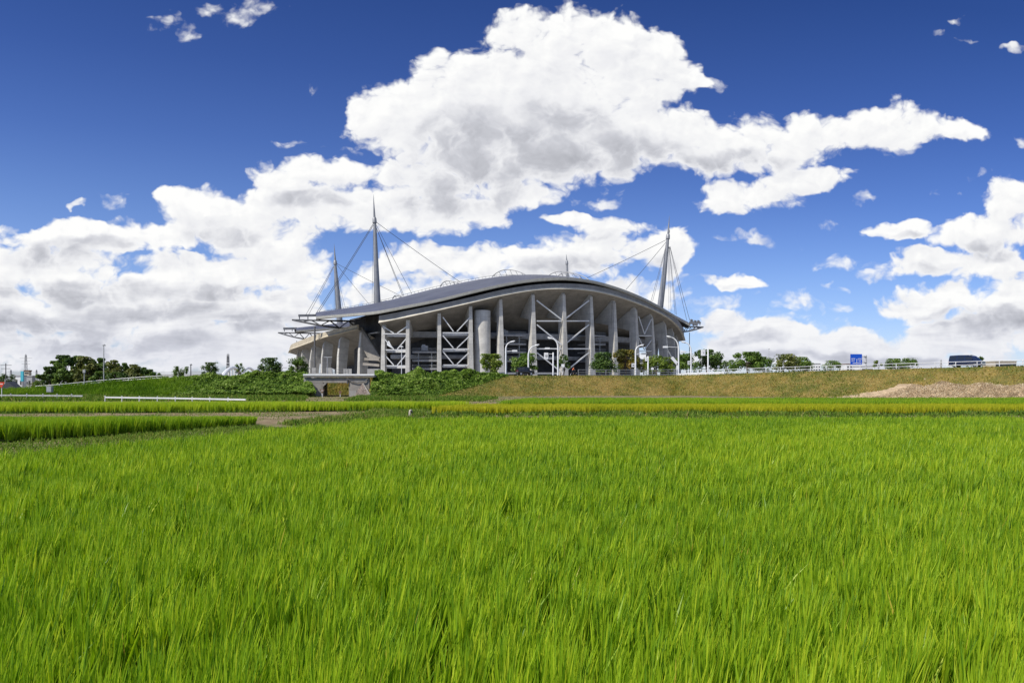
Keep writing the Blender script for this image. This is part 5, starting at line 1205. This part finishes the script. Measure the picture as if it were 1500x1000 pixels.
# ================================================================ bridge arches, viaduct
def bridge_arch(label, x0, y0, xp, yp, x1, y1, D0, D1):
    root = unit('bridge_arch', (at(x0, y0, D0).x, D0, 3.5), label, 'bridge arch', 'white bridge arches'); O = Vector(root.location)
    a, b = at(x0, y0+4, D0), at(x1, y1+4, D1); hp = zat(yp, (D0+D1)/2)-(a.z+b.z)/2; c_ = (xp-x0)/(x1-x0)
    for j, (dx, r) in enumerate(((0, 1.0), (4.5, 0.8))):
        pts = []
        for f in np.linspace(0, 1, 17):
            g_ = f/(2*c_) if f < c_ else 0.5+(f-c_)/(2*(1-c_)); pts.append(a.lerp(b, f)+Vector((dx, dx*2.0, hp*math.sin(math.pi*g_)**0.85)))
        MB().tube(pts, [r*(1.15-0.4*math.sin(math.pi*i/16)) for i in range(17)], 8).build('arch_rib', MAT['white'], root, origin=O, smooth=True)
        if j == 0:
            for i in (5, 7, 9, 11, 13): p = pts[i]; MB().tube([p, (p.x, p.y, 3.6)], 0.34, 6).build('hanger', MAT['white'], root, origin=O)
bridge_arch('white steel bridge arch right of the dense small tree, the larger of two', 323, 553, 340.5, 538.3, 357, 553, 330, 400)
bridge_arch('white steel bridge arch left of the round dark tree, the smaller of two', 363, 552, 378, 541.3, 393, 552, 420, 490)
root = unit('viaduct', (-150, 310, 0), 'low pale elevated road seen between trees left of the arches', 'viaduct'); O = Vector(root.location)
a, b = at(225, 549.5, 310), at(318, 549.0, 300); MB().bar(a, b, 6, 0.9).build('deck', MAT['pole_gray'], root, origin=O); MB().bar(a+Vector((0, -2.9, 1.1)), b+Vector((0, -2.9, 1.1)), 0.15, 0.25).build('railing', MAT['pole_gray'], root, origin=O)
for x in (243, 271, 286, 316):
    p = at(x, 549, 306); MB().box((p.x-0.8, p.y-0.8, -0.3), (p.x+0.8, p.y+0.8, p.z)).build('pier', MAT['white'], root, origin=O)
# ================================================================ buildings
def building(label, x0, x1, ytop, D, wall, rows, depth=8, roofm='pole_gray', name='building', gable=False, ybase=None, base=0.0, win='glass', cat='building'):
    a, b = at(x0, ytop, D), at(x1, ytop, D); zt_ = a.z; root = unit(name, ((a.x+b.x)/2, D, base), label, cat); w = (b.x-a.x)/2; H = zt_-base
    hb = H*0.55 if gable else H
    MB().box((-w, 0, -0.3), (w, depth, hb)).build('wall', MAT[wall], root, origin=(0, 0, 0))
    if gable: MB().solid([[(-w-0.4, y, hb), (0, y, H), (w+0.4, y, hb), (w+0.4, y, hb-0.15), (-w-0.4, y, hb-0.15)] for y in (-0.5, depth+0.4)]).build('roof', MAT[roofm], root, origin=(0, 0, 0))
    else: MB().box((-w-0.15, -0.15, H+0.003), (w+0.15, depth+0.15, H+0.4)).build('roof', MAT[roofm], root, origin=(0, 0, 0))
    for fx0, fx1, fz0, fz1 in rows: MB().box((-w+2*w*fx0, -0.06, hb*fz0), (-w+2*w*fx1, 0.05, hb*fz1)).build('window', MAT[win], root, origin=(0, 0, 0))
    return root
building('low white building with a dark doorway below the cyan board', 22, 33.5, 551, 260, 'white', [(0.15, 0.3, 0.3, 0.75), (0.65, 0.85, 0.4, 0.7)], 2)
building('grey shed beside the low white building', 34, 47, 551.5, 270, 'pole_gray', [(0.1, 0.5, 0.5, 0.62), (0.6, 0.8, 0.4, 0.7)], 2)
building('narrow beige hoist tower behind the grey shed', 35.5, 42.5, 543.5, 290, 'beige', [(0.1, 0.9, 0.86, 0.93)], 1.5, 'brown')
a, b = at(30, 554, 255), at(34, 543.5, 255); root = unit('advertising_board', ((a.x+b.x)/2, 255, 0), 'tall cyan board standing on the low white building', 'sign board')
MB().box((a.x-root.location.x, 0, a.z-1), (b.x-root.location.x, 0.5, b.z)).build('panel', MAT['cyan'], root, origin=(0, 0, 0)); MB().bar((0, 0.3, 0), (0, 0.3, a.z), 0.4).build('post', MAT['pole_gray'], root, origin=(0, 0, 0))
building('small blue walled house with a dark gable roof at the far left', 6, 21, 558.5, 150, 'wall_blue', [(0.2, 0.4, 0.3, 0.7), (0.6, 0.8, 0.3, 0.7)], 1.4, 'roof_tile', 'house', True, cat='house')
wins = [(i/5+0.05, i/5+0.15, z0, z0+0.06) for i in range(5) for z0 in (0.62, 0.74, 0.86)]
building('distant white block of flats between trees behind the white rail', 1183, 1202, 533, 420, 'white', wins, 10)
building('distant pale block of flats left under the blue sign', 1240, 1262, 533.5, 430, 'white', wins, 10, 'brown')
building('low distant pale building right under the blue sign post', 1261, 1279, 537, 400, 'white', [(0.1, 0.9, 0.84, 0.9)], 10)
building('low beige distant building with a dark window band behind the rail at the right', 1458, 1489, 530, 300, 'beige', [(0.02, 0.98, 0.80, 0.94)], 8, 'beige')
b = at(73, 568, 134); root = unit('cabinet', (b.x, b.y, 0.9), 'small grey roadside cabinet by the guard rail before the wood', 'cabinet')
MB().box((-0.45, -0.3, -0.1), (0.45, 0.3, 0.9)).build('box', MAT['pole_gray'], root, origin=(0, 0, 0), bevel=0.03); MB().box((-0.5, -0.35, 0.9), (0.5, 0.35, 0.97)).build('lid', MAT['white'], root, origin=(0, 0, 0)); MB().box((-0.38, -0.32, 0.05), (0.38, -0.303, 0.85)).build('door', MAT['sign_back'], root, origin=(0, 0, 0))
# irrigation outlet in the field corner
b = at(600.5, 608, 52); root = unit('irrigation_post', (b.x, b.y, 0), 'small white and dark irrigation outlet post on the weedy path between fields', 'irrigation post')
MB().tube([(0, 0, -0.1), (0, 0, 0.30), (0.02, 0, 0.46), (0.10, 0, 0.5)], [0.09, 0.09, 0.08, 0.04], 12).build('pipe', MAT['beige'], root, origin=(0, 0, 0), smooth=True); MB().disc((0.13, 0, 0.40), 0.12, (1, 0, 0.3), 0.06, 12).build('cap', MAT['signal_dark'], root, origin=(0, 0, 0)); MB().box((-0.3, -0.15, -0.1), (0.3, 0.2, 0.10)).build('base', MAT['brown'], root, origin=(0, 0, 0))
# ================================================================ vehicles
def car(label, loc, rz, L, Wd, prof, paint, name, cat, group=None, wheel=0.33, wx=(0.19, 0.80)):
    """prof: (x fraction, belt height, top height); where top exceeds belt there is a cabin"""
    root = empty(name, loc, rz, label, cat, group); mb = MB(); rows = []; hw = Wd/2
    for f, bz_, tz in prof:
        x = (f-0.5)*L; e = 0.93 if f in (0.0, 1.0) else 1.0; tw = hw*(0.80 if tz-bz_ > 0.3 else 0.9)
        rows.append([(x, -hw*e*0.94, 0.26), (x, -hw*e, 0.5), (x, -hw*e*0.98, bz_), (x, -tw*e, tz), (x, tw*e, tz), (x, hw*e*0.98, bz_), (x, hw*e, 0.5), (x, hw*e*0.94, 0.26)])
    mb.solid(rows); body = mb.build('body', paint, root, origin=(0, 0, 0), smooth=True, bevel=0.03)
    cab = [p for p in prof if p[2]-p[1] > 0.3]
    def sidepts(f, g_, sgn):
        j = max(i for i in range(len(prof)) if prof[i][0] <= f+1e-9); j = min(j, len(prof)-2); t = (f-prof[j][0])/max(1e-9, prof[j+1][0]-prof[j][0])
        bz_ = prof[j][1]+(prof[j+1][1]-prof[j][1])*t; tz = prof[j][2]+(prof[j+1][2]-prof[j][2])*t
        tw = hw*0.80; y = hw*0.98+(tw-hw*0.98)*g_; return ((f-0.5)*L, sgn*(y+0.012), bz_+(tz-bz_)*g_)
    f0, f1 = cab[0][0], cab[-1][0]; n = 3
    for sgn in (-1, 1):
        for i in range(n):
            a, b = f0+(f1-f0)*(i+0.07)/n, f0+(f1-f0)*(i+0.93)/n
            MB().add([sidepts(a, 0.10, sgn), sidepts(b, 0.10, sgn), sidepts(b, 0.86, sgn), sidepts(a, 0.86, sgn)], [(0, 1, 2, 3)]).build('window', MAT['glass'], root, origin=(0, 0, 0))
    def pane(i, j, nm, dirx):
        a, b = prof[i], prof[j]; lo, hi = (a, b) if a[2] < b[2] else (b, a)
        p = lambda t: ((lo[0]+(hi[0]-lo[0])*t-0.5)*L+dirx*0.025, lo[2]+(hi[2]-lo[2])*t+0.02)
        x0, z0 = p(0.08); x1, z1 = p(0.92); MB().add([(x0, -hw*0.78, z0), (x0, hw*0.78, z0), (x1, hw*0.74, z1), (x1, -hw*0.74, z1)], [(0, 1, 2, 3)]).build(nm, MAT['glass'], root, origin=(0, 0, 0))
    ci = [i for i, p in enumerate(prof) if p[2]-p[1] > 0.3]; pane(ci[-1], ci[-1]+1, 'windscreen', 1)
    if ci[0] > 0: pane(ci[0]-1, ci[0], 'rear_window', -1)
    for f in wx:
        for sgn in (-1, 1):
            w_ = MB().disc(((f-0.5)*L, sgn*(hw-0.09), wheel), wheel, (0, 1, 0), 0.2, 20).build('wheel', MAT['tyre'], root, origin=(0, 0, 0))
            MB().disc(((f-0.5)*L, sgn*(hw+0.012), wheel), wheel*0.62, (0, 1, 0), 0.02, 16).build('rim', MAT['rim'], w_, origin=(0, 0, 0))
    for sgn in (-1, 1):
        zz = prof[-1][1]; MB().box((L/2-0.16, sgn*hw*0.74-0.17, zz-0.26), (L/2+0.015, sgn*hw*0.74+0.17, zz-0.05)).build('headlight', MAT['lamp_lens'], root, origin=(0, 0, 0), bevel=0.03)
        MB().box((-L/2-0.015, sgn*hw*0.8-0.10, 0.75), (-L/2+0.1, sgn*hw*0.8+0.10, 1.05)).build('tail_light', MAT['red_lens'], root, origin=(0, 0, 0), bevel=0.02)
        m = sidepts(cab[-1][0], 0.16, sgn); MB().box((m[0]-0.12, m[1]-0.11 if sgn < 0 else m[1], m[2]), (m[0]+0.10, m[1] if sgn < 0 else m[1]+0.11, m[2]+0.16)).build('mirror', paint, root, origin=(0, 0, 0), bevel=0.02)
    MB().box((L/2-0.03, -hw*0.9, 0.28), (L/2+0.05, hw*0.9, 0.50)).box((-L/2-0.05, -hw*0.9, 0.28), (-L/2+0.03, hw*0.9, 0.50)).build('bumper', MAT['signal_dark'], root, origin=(0, 0, 0), bevel=0.02)
    return root
VAN = [(0.0, 1.05, 1.10), (0.03, 1.10, 1.88), (0.30, 1.10, 1.94), (0.60, 1.10, 1.92), (0.72, 1.09, 1.80), (0.885, 1.04, 1.08), (1.0, 0.82, 0.86)]
SUV = [(0.0, 0.98, 1.02), (0.04, 1.0, 1.66), (0.40, 1.0, 1.72), (0.62, 1.0, 1.68), (0.74, 0.99, 1.03), (0.97, 0.92, 0.96), (1.0, 0.80, 0.84)]
def on_road(x, off):
    s = edge_s(x); p, n = edge_at(s); q_, _ = edge_at(s+1); return Vector((p[0]-n[0]*off, p[1]-n[1]*off, p[2]+0.02)), math.atan2(q_[1]-p[1], q_[0]-p[0])
p, rz = on_road(1404, 3.2); car('dark blue van driving right behind the white rail on the dry grass bank', p, rz, 4.75, 1.75, VAN, MAT['navy_paint'], 'van', 'van')
p, rz = on_road(774, 3.0); car('boxy black car on the road before the grey balconies', p, rz, 3.5, 1.6, SUV, MAT['black_paint'], 'parked_car', 'car')
KEI = [(0.0, 1.0, 1.05), (0.03, 1.05, 1.80), (0.60, 1.05, 1.85), (0.80, 1.0, 1.70), (0.95, 0.95, 0.98), (1.0, 0.8, 0.84)]
for x, y, D, lb in ((18.5, 569.5, 335, 'white van parked under the blue walled house'), (36.5, 568.5, 360, 'white van parked below the low white building, right of the other white van')):
    b = at(x, y, D); car(lb, (b.x, b.y, 0.55 if False else 0.05), 0.15, 3.4, 1.5, KEI, MAT['white_paint'], 'van', 'van', 'white vans at the far left')
for x in (544, 539): pass
# ================================================================ cyclist
def skinned(name, nodes, edges, radii, mat, parent=None, loc=None, sub=1):
    me = bpy.data.meshes.new(name); me.from_pydata(nodes, edges, []); o = link_mesh(name, me, mat, parent, loc)
    md = o.modifiers.new('skin', 'SKIN'); md.use_smooth_shade = True
    for i, r_ in enumerate(radii): me.skin_vertices[0].data[i].radius = (r_, r_)
    me.skin_vertices[0].data[0].use_root = True
    sb = o.modifiers.new('sub', 'SUBSURF'); sb.levels = sub; sb.render_levels = sub
    return o
pos, rz = on_road(844, 1.4)
bike = empty('bicycle', pos, rz, 'dark bicycle ridden along the road edge by the person in orange', 'bicycle')
for x in (-0.52, 0.52):
    mb = MB(); mb.tube([(x+0.33*math.cos(a_), 0, 0.34+0.33*math.sin(a_)) for a_ in np.linspace(0, 2*math.pi, 21)], 0.02, 6, False); w_ = mb.build('wheel', MAT['tyre'], bike, origin=(0, 0, 0))
    mb = MB()
    for a_ in np.linspace(0, math.pi, 8)[:-1]: mb.tube([(x+0.32*math.cos(a_), 0, 0.34+0.32*math.sin(a_)), (x-0.32*math.cos(a_), 0, 0.34-0.32*math.sin(a_))], 0.003, 4)
    mb.build('spokes', MAT['rim'], w_, origin=(0, 0, 0))
mb = MB()
for a_, b_ in (((-0.52, 0.34), (-0.05, 0.32)), ((-0.05, 0.32), (-0.17, 0.86)), ((-0.52, 0.34), (-0.15, 0.78)), ((-0.05, 0.32), (0.38, 0.82)), ((-0.14, 0.72), (0.38, 0.86)), ((0.36, 0.95), (0.52, 0.34))): mb.tube([(a_[0], 0, a_[1]), (b_[0], 0, b_[1])], 0.02, 6)
mb.build('frame', MAT['pole_dark'], bike, origin=(0, 0, 0)); MB().box((-0.32, -0.08, 0.86), (-0.05, 0.08, 0.92)).build('saddle', MAT['tyre'], bike, origin=(0, 0, 0), bevel=0.02); MB().tube([(0.28, -0.28, 1.02), (0.38, -0.1, 1.02), (0.38, 0.1, 1.02), (0.28, 0.28, 1.02)], 0.015, 6).build('handlebar', MAT['pole_dark'], bike, origin=(0, 0, 0))
skin_m = pmat('skin', (0.48, 0.30, 0.21), 0.6); cloth = pmat('orange_cloth', (0.62, 0.12, 0.04), 0.85, var=0.1); trous = pmat('dark_cloth', (0.03, 0.035, 0.05), 0.9, var=0.1); hairm = pmat('hair', (0.015, 0.012, 0.01), 0.6)
per = empty('person', pos+Vector((0, 0, 0.0)), rz, 'person in an orange top riding a bicycle along the road edge', 'person')
nodes = [(-0.18, 0, 0.98), (-0.10, 0, 1.18), (0.0, 0, 1.38), (0.05, 0, 1.46), (0.07, 0, 1.55), (0.10, 0, 1.63), (0.10, 0, 1.71)]; edges = [(i, i+1) for i in range(6)]; rad = [0.145, 0.13, 0.15, 0.06, 0.075, 0.10, 0.075]
for sg in (-1, 1):
    b0 = len(nodes); nodes += [(0.0, sg*0.19, 1.37), (0.14, sg*0.23, 1.15), (0.28, sg*0.25, 1.06), (0.34, sg*0.26, 1.04)]; rad += [0.06, 0.045, 0.032, 0.035]; edges += [(2, b0), (b0, b0+1), (b0+1, b0+2), (b0+2, b0+3)]
    for j in range(4):
        f0 = len(nodes); yy = sg*(0.235+0.016*j); nodes += [(0.37, yy, 1.045), (0.385, yy, 1.02), (0.37, yy, 1.0)]; rad += [0.009, 0.008, 0.007]; edges += [(b0+3, f0), (f0, f0+1), (f0+1, f0+2)]
    f0 = len(nodes); nodes += [(0.345, sg*0.225, 1.01), (0.365, sg*0.222, 1.0)]; rad += [0.010, 0.008]; edges += [(b0+3, f0), (f0, f0+1)]
    l0 = len(nodes); kz, fz, fx = (0.62, 0.22, 0.02) if sg > 0 else (0.74, 0.40, 0.0); nodes += [(-0.14, sg*0.10, 0.93), (0.18, sg*0.12, kz), (fx-0.04, sg*0.11, fz+0.05), (fx+0.12, sg*0.11, fz-0.02)]; rad += [0.095, 0.065, 0.045, 0.04]; edges += [(0, l0), (l0, l0+1), (l0+1, l0+2), (l0+2, l0+3)]
skinned('body', nodes, edges, rad, skin_m, per)
skinned('shirt', [(-0.17, 0, 1.0), (-0.10, 0, 1.18), (0.0, 0, 1.37), (0.03, 0, 1.43), (0.0, 0.19, 1.37), (0.11, 0.225, 1.20), (0.0, -0.19, 1.37), (0.11, -0.225, 1.20)], [(0, 1), (1, 2), (2, 3), (2, 4), (4, 5), (2, 6), (6, 7)], [0.16, 0.145, 0.165, 0.075, 0.075, 0.062, 0.075, 0.062], cloth, per)
skinned('trousers', [(-0.18, 0, 0.97), (-0.14, 0.10, 0.92), (0.18, 0.12, 0.62), (-0.02, 0.11, 0.30), (-0.14, -0.10, 0.92), (0.18, -0.12, 0.74), (-0.03, -0.11, 0.48)], [(0, 1), (1, 2), (2, 3), (0, 4), (4, 5), (5, 6)], [0.158, 0.11, 0.078, 0.058, 0.11, 0.078, 0.058], trous, per)
skinned('hair', [(0.075, 0, 1.66), (0.085, 0, 1.74), (0.03, 0, 1.69)], [(0, 1), (0, 2)], [0.10, 0.08, 0.08], hairm, per)
for i, sg in enumerate((-1, 1)):
    MB().disc((0.20, sg*0.036, 1.655), 0.012, (1, 0, 0), 0.02, 8).build('eye', hairm, per, origin=(0, 0, 0))
MB().bar((0.195, 0, 1.645), (0.225, 0, 1.61), 0.03, 0.03).build('nose', skin_m, per, origin=(0, 0, 0)); MB().box((0.18, -0.025, 1.575), (0.20, 0.025, 1.585)).build('mouth', MAT['brown'], per, origin=(0, 0, 0))
